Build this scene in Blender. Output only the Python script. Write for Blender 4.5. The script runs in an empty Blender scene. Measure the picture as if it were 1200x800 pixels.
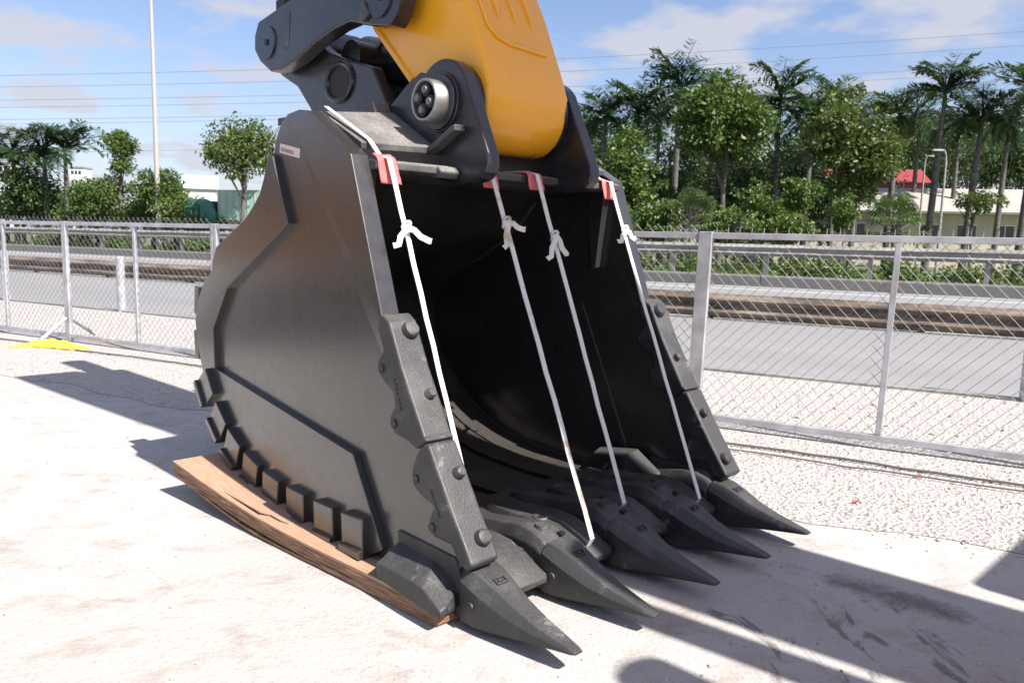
import bpy, bmesh, math, random
from mathutils import Vector, Matrix
R = math.radians
random.seed(7)
scene = bpy.context.scene
C = scene.collection
PI = math.pi

# ------------------------------------------------------------------ camera
CAM_H, FPX = 1.7, 910.0
PITCH, ROLL = R(7.51), R(1.36)
fw = Vector((0, math.cos(PITCH), -math.sin(PITCH))); rt0 = Vector((1, 0, 0)); up0 = rt0.cross(fw)
rt = rt0 * math.cos(ROLL) + up0 * math.sin(ROLL); upv = -rt0 * math.sin(ROLL) + up0 * math.cos(ROLL)
cam = bpy.data.cameras.new('camera'); camo = bpy.data.objects.new('camera', cam); C.objects.link(camo)
cam.sensor_width = 36.0; cam.lens = FPX / 1200 * 36.0; cam.clip_start = 0.05; cam.clip_end = 3000
camo.matrix_world = Matrix(((rt.x, upv.x, -fw.x, 0), (rt.y, upv.y, -fw.y, 0), (rt.z, upv.z, -fw.z, CAM_H), (0, 0, 0, 1)))
cam.dof.use_dof = True; cam.dof.focus_distance = 4.0; cam.dof.aperture_fstop = 5.0
scene.camera = camo

# ------------------------------------------------------------------ bucket frame: local x = forward (teeth), y = across, z = up
BO = Vector((1.0065, 3.535, 0)); Wd = Vector((0.7249, 0.6888, 0)).normalized(); Fd = Vector((Wd.y, -Wd.x, 0))
BANG = math.atan2(Fd.y, Fd.x)
# fence / road frame
Dd = Vector((0.884, -0.468, 0)).normalized(); Nd = Vector((-Dd.y, Dd.x, 0)); DANG = math.atan2(Dd.y, Dd.x)

# ------------------------------------------------------------------ sun and sky
SUN_AZ, SUN_EL = R(5.5), R(48)
sh = Fd * math.cos(SUN_AZ) + Wd * math.sin(SUN_AZ)
sdir = (sh * math.cos(SUN_EL) + Vector((0, 0, math.sin(SUN_EL)))).normalized()
sun = bpy.data.lights.new('sun', 'SUN'); sun.energy = 5.0; sun.angle = R(0.53); sun.color = (1.0, 0.955, 0.89)
suno = bpy.data.objects.new('sun', sun); C.objects.link(suno)
suno.rotation_euler = sdir.to_track_quat('Z', 'Y').to_euler(); suno.location = (0, 0, 30)
world = bpy.data.worlds.new('World'); scene.world = world; world.use_nodes = True
nt = world.node_tree; N_, L_ = nt.nodes, nt.links
for n in list(N_): N_.remove(n)
wo = N_.new('ShaderNodeOutputWorld'); bg = N_.new('ShaderNodeBackground'); bg.inputs[1].default_value = 0.088
sky = N_.new('ShaderNodeTexSky'); sky.sky_type = 'NISHITA'; sky.sun_disc = False
sky.sun_elevation = SUN_EL; sky.sun_rotation = math.atan2(sdir.x, sdir.y)
sky.air_density = 1.0; sky.dust_density = 1.2; sky.ozone_density = 1.6
tc = N_.new('ShaderNodeTexCoord'); sep = N_.new('ShaderNodeSeparateXYZ'); L_.new(tc.outputs['Generated'], sep.inputs[0])
def wmath(op, a, b=None, clamp=False):
    n = N_.new('ShaderNodeMath'); n.operation = op; n.use_clamp = clamp
    for i, v in enumerate((a, b)):
        if v is None: continue
        if isinstance(v, (int, float)): n.inputs[i].default_value = v
        else: L_.new(v, n.inputs[i])
    return n.outputs[0]
zz = wmath('ADD', wmath('MAXIMUM', sep.outputs[2], 0.0), 0.16)
cx = wmath('DIVIDE', sep.outputs[0], zz); cy = wmath('DIVIDE', sep.outputs[1], zz)
cmb = N_.new('ShaderNodeCombineXYZ'); L_.new(cx, cmb.inputs[0]); L_.new(cy, cmb.inputs[1]); cmb.inputs[2].default_value = 11.3
n1 = N_.new('ShaderNodeTexNoise'); n1.inputs['Scale'].default_value = 2.3; n1.inputs['Detail'].default_value = 7; n1.inputs['Roughness'].default_value = 0.52
L_.new(cmb.outputs[0], n1.inputs['Vector'])
cr = N_.new('ShaderNodeValToRGB'); cr.color_ramp.elements[0].position = 0.475; cr.color_ramp.elements[1].position = 0.585
L_.new(n1.outputs[0], cr.inputs[0])
hor = wmath('SUBTRACT', 1.0, wmath('MULTIPLY', wmath('MAXIMUM', sep.outputs[2], 0.0), 2.6), True)
lowhaze = wmath('MULTIPLY', wmath('POWER', hor, 2.6), 0.55)
fac = wmath('MAXIMUM', wmath('MULTIPLY', cr.outputs[0], 0.85), lowhaze)
mixc = N_.new('ShaderNodeMix'); mixc.data_type = 'RGBA'; L_.new(fac, mixc.inputs[0])
mixc.inputs[7].default_value = (3.9, 3.92, 4.4, 1)
skb = N_.new('ShaderNodeMix'); skb.data_type = 'RGBA'; skb.blend_type = 'MULTIPLY'; skb.inputs[0].default_value = 1.0
L_.new(sky.outputs[0], skb.inputs[6]); skb.inputs[7].default_value = (0.98, 0.96, 1.06, 1)
L_.new(skb.outputs[2], mixc.inputs[6])
L_.new(mixc.outputs[2], bg.inputs[0]); L_.new(bg.outputs[0], wo.inputs[0])
vs = scene.view_settings; vs.view_transform = 'Standard'; vs.look = 'None'; vs.exposure = 1.0; vs.gamma = 1.0; vs.use_curve_mapping = False
scene.render.engine = 'CYCLES'; scene.cycles.max_bounces = 6; scene.cycles.diffuse_bounces = 3; scene.cycles.glossy_bounces = 3; scene.cycles.transmission_bounces = 2; scene.render.resolution_x = 1024; scene.render.resolution_y = 682

# ------------------------------------------------------------------ materials
class NB:
    def __init__(s, name):
        s.m = bpy.data.materials.new(name); s.m.use_nodes = True; s.t = s.m.node_tree
        s.b = s.t.nodes['Principled BSDF']; s.tc = s.t.nodes.new('ShaderNodeTexCoord')
    def n(s, k): return s.t.nodes.new(k)
    def l(s, a, b): s.t.links.new(a, b)
    def noise(s, scale, detail=4, rough=0.55, vec=None, coord='Object', mapscale=None, dist=0.0):
        n = s.n('ShaderNodeTexNoise'); n.inputs['Scale'].default_value = scale; n.inputs['Detail'].default_value = detail
        n.inputs['Roughness'].default_value = rough; n.inputs['Distortion'].default_value = dist
        v = vec or s.tc.outputs[coord]
        if mapscale:
            mp = s.n('ShaderNodeMapping'); mp.inputs['Scale'].default_value = mapscale; s.l(v, mp.inputs[0]); v = mp.outputs[0]
        s.l(v, n.inputs['Vector']); return n.outputs[0]
    def ramp(s, f, stops):
        n = s.n('ShaderNodeValToRGB'); e = n.color_ramp.elements
        e[0].position, e[0].color = stops[0][0], tuple(stops[0][1]) + (1,)
        e[1].position, e[1].color = stops[-1][0], tuple(stops[-1][1]) + (1,)
        for p, c in stops[1:-1]:
            k = e.new(p); k.color = tuple(c) + (1,)
        s.l(f, n.inputs[0]); return n.outputs[0]
    def mix(s, f, a, b, mode='MIX'):
        n = s.n('ShaderNodeMix'); n.data_type = 'RGBA'; n.blend_type = mode
        for i, v in ((0, f), (6, a), (7, b)):
            if isinstance(v, (int, float)): n.inputs[i].default_value = v
            elif isinstance(v, tuple): n.inputs[i].default_value = v + (1,) if len(v) == 3 else v
            else: s.l(v, n.inputs[i])
        return n.outputs[2]
    def math(s, op, a, b=0.0, clamp=False):
        n = s.n('ShaderNodeMath'); n.operation = op; n.use_clamp = clamp
        for i, v in ((0, a), (1, b)):
            if isinstance(v, (int, float)): n.inputs[i].default_value = v
            else: s.l(v, n.inputs[i])
        return n.outputs[0]
    def maprange(s, v, a, b, c=0.0, d=1.0):
        n = s.n('ShaderNodeMapRange'); s.l(v, n.inputs[0])
        for i, q in enumerate((a, b, c, d)): n.inputs[i + 1].default_value = q
        return n.outputs[0]
    def col(s, v):
        if isinstance(v, tuple): s.b.inputs['Base Color'].default_value = v + (1,)
        else: s.l(v, s.b.inputs['Base Color'])
        return s
    def rough(s, v):
        if isinstance(v, (int, float)): s.b.inputs['Roughness'].default_value = v
        else: s.l(v, s.b.inputs['Roughness'])
        return s
    def set(s, **k):
        for a, v in k.items(): s.b.inputs[a.replace('_', ' ')].default_value = v
        return s
    def bump(s, h, strength=0.3, dist=0.01):
        n = s.n('ShaderNodeBump'); n.inputs['Strength'].default_value = strength; n.inputs['Distance'].default_value = dist
        s.l(h, n.inputs['Height']); s.l(n.outputs[0], s.b.inputs['Normal']); return s

def paint(name, base, dust=(0.22, 0.2, 0.18), dustamt=0.25, rough=0.34, scale=3.0, fine=60, upd=0.5, bump=0.05, chips=None, coat=0.0, scratch=0.0):
    k = NB(name)
    d1 = k.ramp(k.noise(scale, 8, 0.62), [(0.48, (0, 0, 0)), (0.75, (1, 1, 1))])
    d2 = k.noise(fine, 3, 0.6)
    g = k.n('ShaderNodeNewGeometry'); sp = k.n('ShaderNodeSeparateXYZ'); k.l(g.outputs['Normal'], sp.inputs[0])
    upf = k.math('MULTIPLY', k.math('MAXIMUM', sp.outputs[2], 0.0), upd)
    f = k.math('MULTIPLY', k.math('ADD', d1, upf), k.math('MULTIPLY', d2, 2 * dustamt), True)
    c = k.mix(f, base, dust)
    if chips:
        cf = k.ramp(k.noise(9, 9, 0.7, mapscale=(1, 1, 1)), [(0.63, (0, 0, 0)), (0.66, (0.8, 0.8, 0.8))])
        c = k.mix(cf, c, chips)
    if scratch:
        s1 = k.ramp(k.noise(2.0, 3, 0.5, mapscale=(1, 1, 40), dist=0.6), [(0.66, (0, 0, 0)), (0.7, (1, 1, 1))]); s2 = k.ramp(k.noise(1.6, 4), [(0.55, (0, 0, 0)), (0.7, (1, 1, 1))])
        s3 = k.ramp(k.noise(30, 4, 0.7, mapscale=(1, 1, 0.35)), [(0.71, (0, 0, 0)), (0.78, (1, 1, 1))])
        c = k.mix(k.math('MULTIPLY', k.math('MULTIPLY', k.math('ADD', s1, s3, True), s2), scratch), c, (0.16, 0.145, 0.13))
    k.col(c).rough(k.math('ADD', k.math('MULTIPLY', f, 0.5), k.maprange(k.noise(14, 4), 0.3, 0.7, rough - 0.05, rough + 0.08)))
    k.bump(k.noise(160, 2), bump, 0.003)
    if coat: k.set(Coat_Weight=coat, Coat_Roughness=0.2)
    return k.m
M = {}
M['black'] = paint('black_bucket_paint', (0.025, 0.0225, 0.022), dustamt=0.035, rough=0.3, coat=1.0, scratch=0.06, bump=0.015)
M['black_in'] = paint('black_inside_paint', (0.017, 0.017, 0.0175), dust=(0.17, 0.14, 0.115), dustamt=0.2, rough=0.45, scale=2.0, upd=0.9)
M['black_fr'] = paint('black_arm_paint', (0.014, 0.015, 0.021), dustamt=0.12, rough=0.28, coat=0.3)
M['shelf'] = paint('dusty_black_paint', (0.045, 0.044, 0.045), dust=(0.3, 0.285, 0.27), dustamt=0.4, rough=0.45, upd=0.9)
M['cast'] = paint('cast_steel_paint', (0.023, 0.023, 0.0245), dust=(0.22, 0.21, 0.2), dustamt=0.26, rough=0.42, fine=90, scale=4.5, bump=0.7, chips=(0.15, 0.15, 0.155))
M['yellow'] = paint('yellow_machine_paint', (0.86, 0.385, 0.012), dust=(0.5, 0.34, 0.14), dustamt=0.14, rough=0.27, coat=0.3)
M['oldyellow'] = paint('old_orange_paint', (0.17, 0.07, 0.014), dust=(0.25, 0.16, 0.09), dustamt=0.3, rough=0.5)
M['steel'] = NB('bright_steel').col((0.36, 0.355, 0.345)).rough(0.4).set(Metallic=0.85).m
M['chrome'] = NB('chrome_rod').col((0.75, 0.77, 0.8)).rough(0.1).set(Metallic=1.0).m
M['dark'] = NB('hole_shade_and_plug_black').col((0.012, 0.012, 0.013)).rough(0.6).m  # near-black that paints in the shade of openings; also plugs and rings
k = NB('weld_bead'); k.col((0.05, 0.05, 0.05)).rough(0.5).bump(k.noise(120, 2), 0.8, 0.01); M['weld'] = k.m
k = NB('white_strap'); k.col(k.mix(k.ramp(k.noise(7, 5, 0.6), [(0.58, (0, 0, 0)), (0.68, (1, 1, 1))]), (0.62, 0.61, 0.585), (0.46, 0.34, 0.25))).rough(0.55).bump(k.noise(300, 1), 0.2, 0.002); M['strap'] = k.m
k = NB('red_cloth'); k.col(k.mix(k.noise(18, 4), (0.5, 0.09, 0.1), (0.66, 0.2, 0.19))).rough(0.85).bump(k.noise(40, 3), 0.6, 0.006); M['red'] = k.m
k = NB('plywood_face'); gr = k.noise(6, 6, 0.6, mapscale=(1.2, 9, 9))
k.col(k.mix(k.ramp(k.noise(2.5, 5), [(0.45, (0, 0, 0)), (0.7, (1, 1, 1))]), k.ramp(gr, [(0.3, (0.33, 0.2, 0.125)), (0.7, (0.44, 0.285, 0.19))]), (0.33, 0.22, 0.155))).rough(0.7).bump(gr, 0.3, 0.004); M['ply'] = k.m
k = NB('plywood_edge'); gr = k.noise(5, 6, 0.65, mapscale=(1.5, 4, 26))
k.col(k.ramp(gr, [(0.32, (0.1, 0.052, 0.03)), (0.5, (0.24, 0.135, 0.078)), (0.7, (0.38, 0.235, 0.145))])).rough(0.8).bump(gr, 0.6, 0.006); M['plyedge'] = k.m
k = NB('galvanised_steel'); k.col(k.ramp(k.noise(5, 6, 0.6), [(0.35, (0.36, 0.36, 0.38)), (0.65, (0.55, 0.55, 0.58))])).rough(0.45).set(Metallic=0.35); M['galv'] = k.m
M['wire'] = NB('galvanised_wire').col((0.2, 0.2, 0.2)).rough(0.6).set(Metallic=0.1).m
M['boltgrey'] = NB('grey_bolt').col((0.2, 0.2, 0.2)).rough(0.45).set(Metallic=0.6).m
M['oldcable'] = NB('dusty_cable').col((0.13, 0.12, 0.115)).rough(0.9).m
k = NB('rusty_rail'); k.col(k.ramp(k.noise(1.3, 8, 0.65, mapscale=(0.6, 3, 5)), [(0.36, (0.045, 0.04, 0.036)), (0.5, (0.14, 0.1, 0.075)), (0.66, (0.25, 0.21, 0.17))])).rough(0.75); M['rust'] = k.m
k = NB('weathered_rail'); k.col(k.ramp(k.noise(1.0, 7, 0.6, mapscale=(0.5, 2, 4)), [(0.36, (0.2, 0.19, 0.18)), (0.64, (0.36, 0.34, 0.32))])).rough(0.6).set(Metallic=0.1); M['rail'] = k.m
k = NB('asphalt'); k.col(k.mix(k.noise(0.35, 6, 0.6, mapscale=(0.15, 1, 1)), (0.175, 0.172, 0.175), (0.27, 0.262, 0.26))).rough(0.85).bump(k.noise(90, 3), 0.3, 0.01); M['asphalt'] = k.m
k = NB('concrete'); k.col(k.ramp(k.noise(1.2, 8, 0.6), [(0.35, (0.16, 0.155, 0.15)), (0.65, (0.3, 0.29, 0.275))])).rough(0.85).bump(k.noise(40, 4), 0.3, 0.01); M['concrete'] = k.m
M['linepaint'] = NB('road_paint').col((0.62, 0.62, 0.6)).rough(0.7).m
k = NB('pale_wall'); k.col(k.ramp(k.noise(0.5, 6, 0.6, mapscale=(1, 1, 0.3)), [(0.35, (0.4, 0.36, 0.28)), (0.65, (0.52, 0.47, 0.38))])).rough(0.85); M['wall'] = k.m
k = NB('roof_sheet'); k.col(k.ramp(k.noise(0.35, 6, 0.6), [(0.35, (0.3, 0.275, 0.25)), (0.65, (0.38, 0.35, 0.32))])).rough(0.7); M['roof'] = k.m
M['winglass'] = NB('window_glass').col((0.03, 0.035, 0.04)).rough(0.12).m
M['white'] = NB('white_paint').col((0.72, 0.72, 0.72)).rough(0.5).m
M['polewhite'] = NB('pole_paint').col((0.4, 0.36, 0.335)).rough(0.5).m
M['redroof'] = NB('red_roof').col((0.26, 0.035, 0.04)).rough(0.6).m
M['green'] = paint('green_truck_paint', (0.015, 0.14, 0.11), dustamt=0.2, rough=0.4)
M['palegreen'] = paint('pale_green_sheet', (0.3, 0.46, 0.36), dust=(0.5, 0.47, 0.42), dustamt=0.8, rough=0.5, scale=1.2)
M['tarp_dark'] = NB('dark_tarp').col((0.1, 0.085, 0.085)).rough(0.6).m
k = NB('yellow_plastic'); k.col(k.mix(k.noise(8, 4), (0.74, 0.46, 0.03), (0.82, 0.6, 0.1))).rough(0.4); M['tarp'] = k.m
M['rubber'] = NB('black_rubber').col((0.02, 0.02, 0.02)).rough(0.6).m
M['cable'] = NB('overhead_cable').col((0.2, 0.21, 0.24)).rough(0.6).m
k = NB('pebble'); oi = k.n('ShaderNodeNewGeometry'); k.col(k.ramp(oi.outputs['Random Per Island'], [(0.0, (0.2, 0.185, 0.17)), (0.2, (0.38, 0.36, 0.34)), (0.55, (0.45, 0.425, 0.4)), (1.0, (0.56, 0.535, 0.51))])).rough(0.9); M['pebble'] = k.m
def leafmat(name, dark, light, trans=0.25):
    k = NB(name); g = k.n('ShaderNodeNewGeometry')
    c = k.mix(g.outputs['Random Per Island'], dark, light)
    k.col(c).rough(0.5)
    tr = k.n('ShaderNodeBsdfTranslucent'); k.l(k.mix(0.5, c, (light[0] * 1.3, light[1] * 1.25, light[2] * 0.6)), tr.inputs[0])
    ms = k.n('ShaderNodeMixShader'); ms.inputs[0].default_value = trans
    k.l(k.b.outputs[0], ms.inputs[1]); k.l(tr.outputs[0], ms.inputs[2])
    k.l(ms.outputs[0], k.t.nodes['Material Output'].inputs[0]); return k.m
M['leaf'] = leafmat('broad_leaf', (0.032, 0.062, 0.014), (0.11, 0.175, 0.03))
M['leaf2'] = leafmat('olive_leaf', (0.035, 0.062, 0.016), (0.125, 0.175, 0.035))
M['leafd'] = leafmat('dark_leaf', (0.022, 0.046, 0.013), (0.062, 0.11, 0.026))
M['palm'] = leafmat('palm_leaf', (0.022, 0.052, 0.02), (0.06, 0.115, 0.038), 0.2)
M['fan'] = leafmat('fan_palm_leaf', (0.05, 0.095, 0.03), (0.12, 0.18, 0.06), 0.25)
M['hedge'] = leafmat('hedge_leaf', (0.045, 0.085, 0.018), (0.13, 0.2, 0.035), 0.25)
M['grass'] = leafmat('grass_blade', (0.05, 0.1, 0.018), (0.13, 0.21, 0.04), 0.25)
k = NB('bark'); k.col(k.ramp(k.noise(3, 6, 0.6, mapscale=(3, 3, 0.6)), [(0.35, (0.07, 0.06, 0.05)), (0.65, (0.17, 0.15, 0.13))])).rough(0.9); M['bark'] = k.m
k = NB('palm_bark'); k.col(k.ramp(k.noise(2, 6, 0.6, mapscale=(1, 1, 5)), [(0.35, (0.06, 0.055, 0.05)), (0.65, (0.15, 0.14, 0.125))])).rough(0.9); M['palmbark'] = k.m

# ------------------------------------------------------------------ mesh helpers
class MB:
    def __init__(s): s.v, s.f = [], []
    def add(s, vs_, fs):
        o = len(s.v); s.v += [tuple(v) for v in vs_]; s.f += [tuple(i + o for i in f) for f in fs]; return s
    def box(s, x0, x1, y0, y1, z0, z1):
        return s.add([(x, y, z) for z in (z0, z1) for y in (y0, y1) for x in (x0, x1)],
                     [(0, 2, 3, 1), (4, 5, 7, 6), (0, 1, 5, 4), (2, 6, 7, 3), (0, 4, 6, 2), (1, 3, 7, 5)])
    def prism(s, poly, y0, y1):           # poly in x,z ; y0/y1 numbers or functions of x,z
        n = len(poly); g = lambda y, p: y(*p) if callable(y) else y
        vs_ = [(p[0], g(y0, p), p[1]) for p in poly] + [(p[0], g(y1, p), p[1]) for p in poly]
        fs = [tuple(range(n)), tuple(range(2 * n - 1, n - 1, -1))] + [(i, i + n, (i + 1) % n + n, (i + 1) % n) for i in range(n)]
        return s.add(vs_, fs)
    def loft(s, secs, caps=True, closed=False):
        n = len(secs[0]); vs_ = [p for q in secs for p in q]; fs = []
        m = len(secs)
        for j in range(m if closed else m - 1):
            a, b = j * n, ((j + 1) % m) * n
            fs += [(a + i, a + (i + 1) % n, b + (i + 1) % n, b + i) for i in range(n)]
        if caps and not closed: fs += [tuple(range(n - 1, -1, -1)), tuple(range((m - 1) * n, m * n))]
        return s.add(vs_, fs)
    def tube(s, pts, rad, n=8, caps=True):
        pts = [Vector(p) for p in pts]; secs = []
        ref = None
        for i, p in enumerate(pts):
            t = (pts[min(i + 1, len(pts) - 1)] - pts[max(i - 1, 0)]).normalized()
            if ref is None: ref = Vector((0, 0, 1)) if abs(t.z) < 0.9 else Vector((1, 0, 0))
            u = (ref - t * ref.dot(t)).normalized(); w = t.cross(u); ref = u
            r = rad[i] if isinstance(rad, (list, tuple)) else rad
            secs.append([p + (u * math.cos(2 * PI * a / n) + w * math.sin(2 * PI * a / n)) * r for a in range(n)])
        return s.loft(secs, caps)
    def ribbon(s, pts, wid, th, side):    # flat band through pts, side = width direction
        side = Vector(side).normalized(); pts = [Vector(p) for p in pts]; secs = []
        for i, p in enumerate(pts):
            t = (pts[min(i + 1, len(pts) - 1)] - pts[max(i - 1, 0)]).normalized()
            sd = (side - t * side.dot(t)).normalized(); nn = t.cross(sd) * (th / 2); sw = sd * (wid / 2)
            secs.append([p - sw - nn, p + sw - nn, p + sw + nn, p - sw + nn])
        return s.loft(secs)
    def cyl(s, c, axis, r, h, n=20, r2=None):
        c = Vector(c); a = Vector(axis).normalized()
        return s.tube([c, c + a * h], [r, r if r2 is None else r2], n)
    def build(s, name, mat, parent=None, frame=None, bevel=0, smooth=False, seg=2):
        me = bpy.data.meshes.new(name); me.from_pydata(s.v, [], s.f); me.validate(verbose=False)
        bm = bmesh.new(); bm.from_mesh(me); bmesh.ops.recalc_face_normals(bm, faces=bm.faces); bm.to_mesh(me); bm.free()
        me.materials.append(M[mat] if isinstance(mat, str) else mat)
        o = bpy.data.objects.new(name, me); C.objects.link(o)
        if parent: o.parent = parent
        if frame: o.location, o.rotation_euler = frame[0], (0, 0, frame[1])
        if bevel:
            b = o.modifiers.new('bevel', 'BEVEL'); b.width = bevel; b.segments = seg; b.limit_method = 'ANGLE'; b.angle_limit = R(35)
            b.harden_normals = False
        if smooth:
            for p in me.polygons: p.use_smooth = True
            if smooth != 'all':
                try: me.set_sharp_from_angle(angle=R(40))
                except Exception: pass
        return o
def tag(o, label, cat, group=None):
    o['label'] = label; o['category'] = cat
    if group: o['group'] = group
    return o
def struct(o): o['kind'] = 'structure'; return o
def stuff(o): o['kind'] = 'stuff'; return o
def empty(name, loc=(0, 0, 0), rz=0):
    e = bpy.data.objects.new(name, None); C.objects.link(e); e.location = loc; e.rotation_euler = (0, 0, rz); e.empty_display_size = 0.2; return e
BF = (BO, BANG)
def px2w(x, depth, z=0.0):               # a world point at horizontal distance along the view
    return Vector(((x - 600) / FPX * depth, depth, z))
def DN(a, n, z=0.0): return Dd * a + Nd * n + Vector((0, 0, z))
FF = (Vector((0, 0, 0)), DANG)           # objects in fence frame: local x = along, y = away from the yard

# ------------------------------------------------------------------ ground and road
k = NB('dusty_concrete_ground')
sepg = k.n('ShaderNodeSeparateXYZ'); k.l(k.tc.outputs['Object'], sepg.inputs[0])
big = k.noise(0.55, 8, 0.6); mid = k.noise(3.2, 9, 0.65, mapscale=(1, 1.35, 1), dist=0.3); fine = k.noise(45, 5, 0.7)
base = k.ramp(big, [(0.3, (0.37, 0.35, 0.333)), (0.7, (0.47, 0.452, 0.436))])
base = k.mix(k.ramp(mid, [(0.52, (0, 0, 0)), (0.72, (0.85, 0.85, 0.85))]), base, (0.3, 0.255, 0.22))
base = k.mix(k.ramp(fine, [(0.3, (0.55, 0.55, 0.55)), (0.5, (0, 0, 0))]), base, (0.27, 0.255, 0.24))
# patches of brown mud with their own outlines
mud = k.ramp(k.noise(0.9, 9, 0.68, mapscale=(1, 1.9, 1), dist=1.2), [(0.57, (0, 0, 0)), (0.7, (1, 1, 1))])
grit = k.ramp(k.noise(22, 5, 0.75), [(0.62, (0, 0, 0)), (0.7, (1, 1, 1))])
base = k.mix(k.math('MULTIPLY', grit, 0.4), base, (0.2, 0.18, 0.16))
base = k.mix(k.math('MULTIPLY', mud, 0.6), base, (0.24, 0.185, 0.145))
def blob(cx_, cy_, rx, ry, rot, edge=0.5):
    mp = k.n('ShaderNodeMapping'); mp.vector_type = 'TEXTURE'
    mp.inputs['Location'].default_value = (cx_, cy_, 0); mp.inputs['Rotation'].default_value = (0, 0, rot); mp.inputs['Scale'].default_value = (rx, ry, 1)
    k.l(k.tc.outputs['Object'], mp.inputs[0]); ln = k.n('ShaderNodeVectorMath'); ln.operation = 'LENGTH'; k.l(mp.outputs[0], ln.inputs[0])
    return k.math('ADD', k.math('SUBTRACT', 1.0, ln.outputs['Value']), k.math('MULTIPLY', k.math('SUBTRACT', k.noise(5.5, 8, 0.7), 0.5), 2.4))
oil = k.ramp(k.math('ADD', blob(1.93, 3.62, 0.52, 0.15, R(-42)), k.math('MULTIPLY', k.math('SUBTRACT', fine, 0.5), 1.6)), [(0.1, (0, 0, 0)), (0.75, (1, 1, 1))])
base = k.mix(k.math('MULTIPLY', oil, 0.72), base, (0.085, 0.08, 0.075))
scuff = k.ramp(k.noise(1.5, 6, 0.6, mapscale=(3.4, 1.1, 1), dist=1.6), [(0.57, (0, 0, 0)), (0.63, (1, 1, 1))])
zone = k.ramp(blob(1.5, 3.0, 1.0, 0.75, R(-42)), [(0.2, (0, 0, 0)), (0.5, (1, 1, 1))])
base = k.mix(k.math('MULTIPLY', k.math('MULTIPLY', scuff, zone), 0.85), base, (0.15, 0.14, 0.135))
crk = k.n('ShaderNodeTexVoronoi'); crk.feature = 'DISTANCE_TO_EDGE'; crk.inputs['Scale'].default_value = 0.32
wv = k.n('ShaderNodeVectorMath'); wv.operation = 'ADD'; k.l(k.tc.outputs['Object'], wv.inputs[0])
nz = k.n('ShaderNodeTexNoise'); nz.inputs['Scale'].default_value = 1.4; nz.inputs['Detail'].default_value = 6; k.l(k.tc.outputs['Object'], nz.inputs['Vector']); k.l(nz.outputs['Color'], wv.inputs[1]); k.l(wv.outputs[0], crk.inputs['Vector'])
cf = k.ramp(crk.outputs['Distance'], [(0.0, (1, 1, 1)), (0.006, (0, 0, 0))])
base = k.mix(k.math('MULTIPLY', k.math('MULTIPLY', cf, k.ramp(k.noise(0.7, 3), [(0.5, (0, 0, 0)), (0.65, (1, 1, 1))])), 0.3), base, (0.2, 0.19, 0.18))
k.col(base).rough(0.9)
hgt = k.math('ADD', k.math('MULTIPLY', mid, 0.7), k.math('ADD', k.math('MULTIPLY', fine, 0.45), k.math('MULTIPLY', k.noise(12, 6, 0.65), 0.6)))
k.bump(hgt, 0.6, 0.025)
M['ground'] = k.m
g = MB(); S = 900
g.add([(-S, -S, 0), (S, -S, 0), (S, S, 0), (-S, S, 0)], [(0, 1, 2, 3)])
struct(g.build('ground', 'ground'))
k = NB('gravel_bed'); vo = k.n('ShaderNodeTexVoronoi'); vo.inputs['Scale'].default_value = 34; k.l(k.tc.outputs['Object'], vo.inputs['Vector'])
vc = k.n('ShaderNodeSeparateColor'); k.l(vo.outputs['Color'], vc.inputs[0])
k.col(k.mix(k.ramp(k.noise(0.8, 6), [(0.4, (0, 0, 0)), (0.7, (0.6, 0.6, 0.6))]), k.ramp(vc.outputs[0], [(0.0, (0.27, 0.25, 0.235)), (0.25, (0.36, 0.338, 0.32)), (1.0, (0.44, 0.418, 0.4))]), (0.4, 0.36, 0.33))).rough(0.95)
k.bump(vo.outputs['Distance'], 0.9, 0.02); M['gravelbed'] = k.m
def strip(name, n0, n1, z, mat, a0=-420, a1=420, jag=0.0):
    m = MB(); xs = [a0, a1] if not jag else [a0, -16] + [-16 + i * 0.25 for i in range(1, 88)] + [a1]
    lo = [(x, n0 + (jag * (math.sin(x * 2.1) + 0.6 * math.sin(x * 5.3 + 1)) if jag else 0), z) for x in xs]; hi = [(x, n1, z) for x in xs]
    n = len(xs); m.add(lo + hi, [(i, i + 1, n + i + 1, n + i) for i in range(n - 1)])
    return struct(m.build(name, mat, frame=FF))
strip('gravel_verge', 5.05, 10.38, 0.004, 'gravelbed', jag=0.07)
strip('near_carriageway', 10.5, 17.5, 0.008, 'asphalt')
strip('far_carriageway', 18.3, 32.95, 0.008, 'asphalt')
strip('median_strip', 17.5, 18.3, 0.014, 'concrete')
strip('verge_bank', 33.5, 320, 0.02, NB('soil_bank').col((0.09, 0.11, 0.04)).rough(0.95).m)
m = MB(); m.box(-420, 420, 10.38, 10.5, -0.1, 0.035); struct(m.build('road_kerb', 'concrete', frame=FF))
m = MB(); m.box(-420, 420, 30.2, 30.42, 0.011, 0.014); struct(m.build('edge_line', 'linepaint', frame=FF))
for i in range(-6, 5):
    m = MB(); m.box(i * 9, i * 9 + 4, 24.3, 24.46, 0.011, 0.014); struct(m.build('lane_line', 'linepaint', frame=FF))
# concrete parapet beyond the road, in cast lengths
par = MB(); par.prism([(0, 0)] * 0 or [(32.95, 0), (33.0, 0.40), (33.06, 0.46), (33.4, 0.46), (33.5, 0.40), (33.5, 0)], 0, 5.97)
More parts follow.
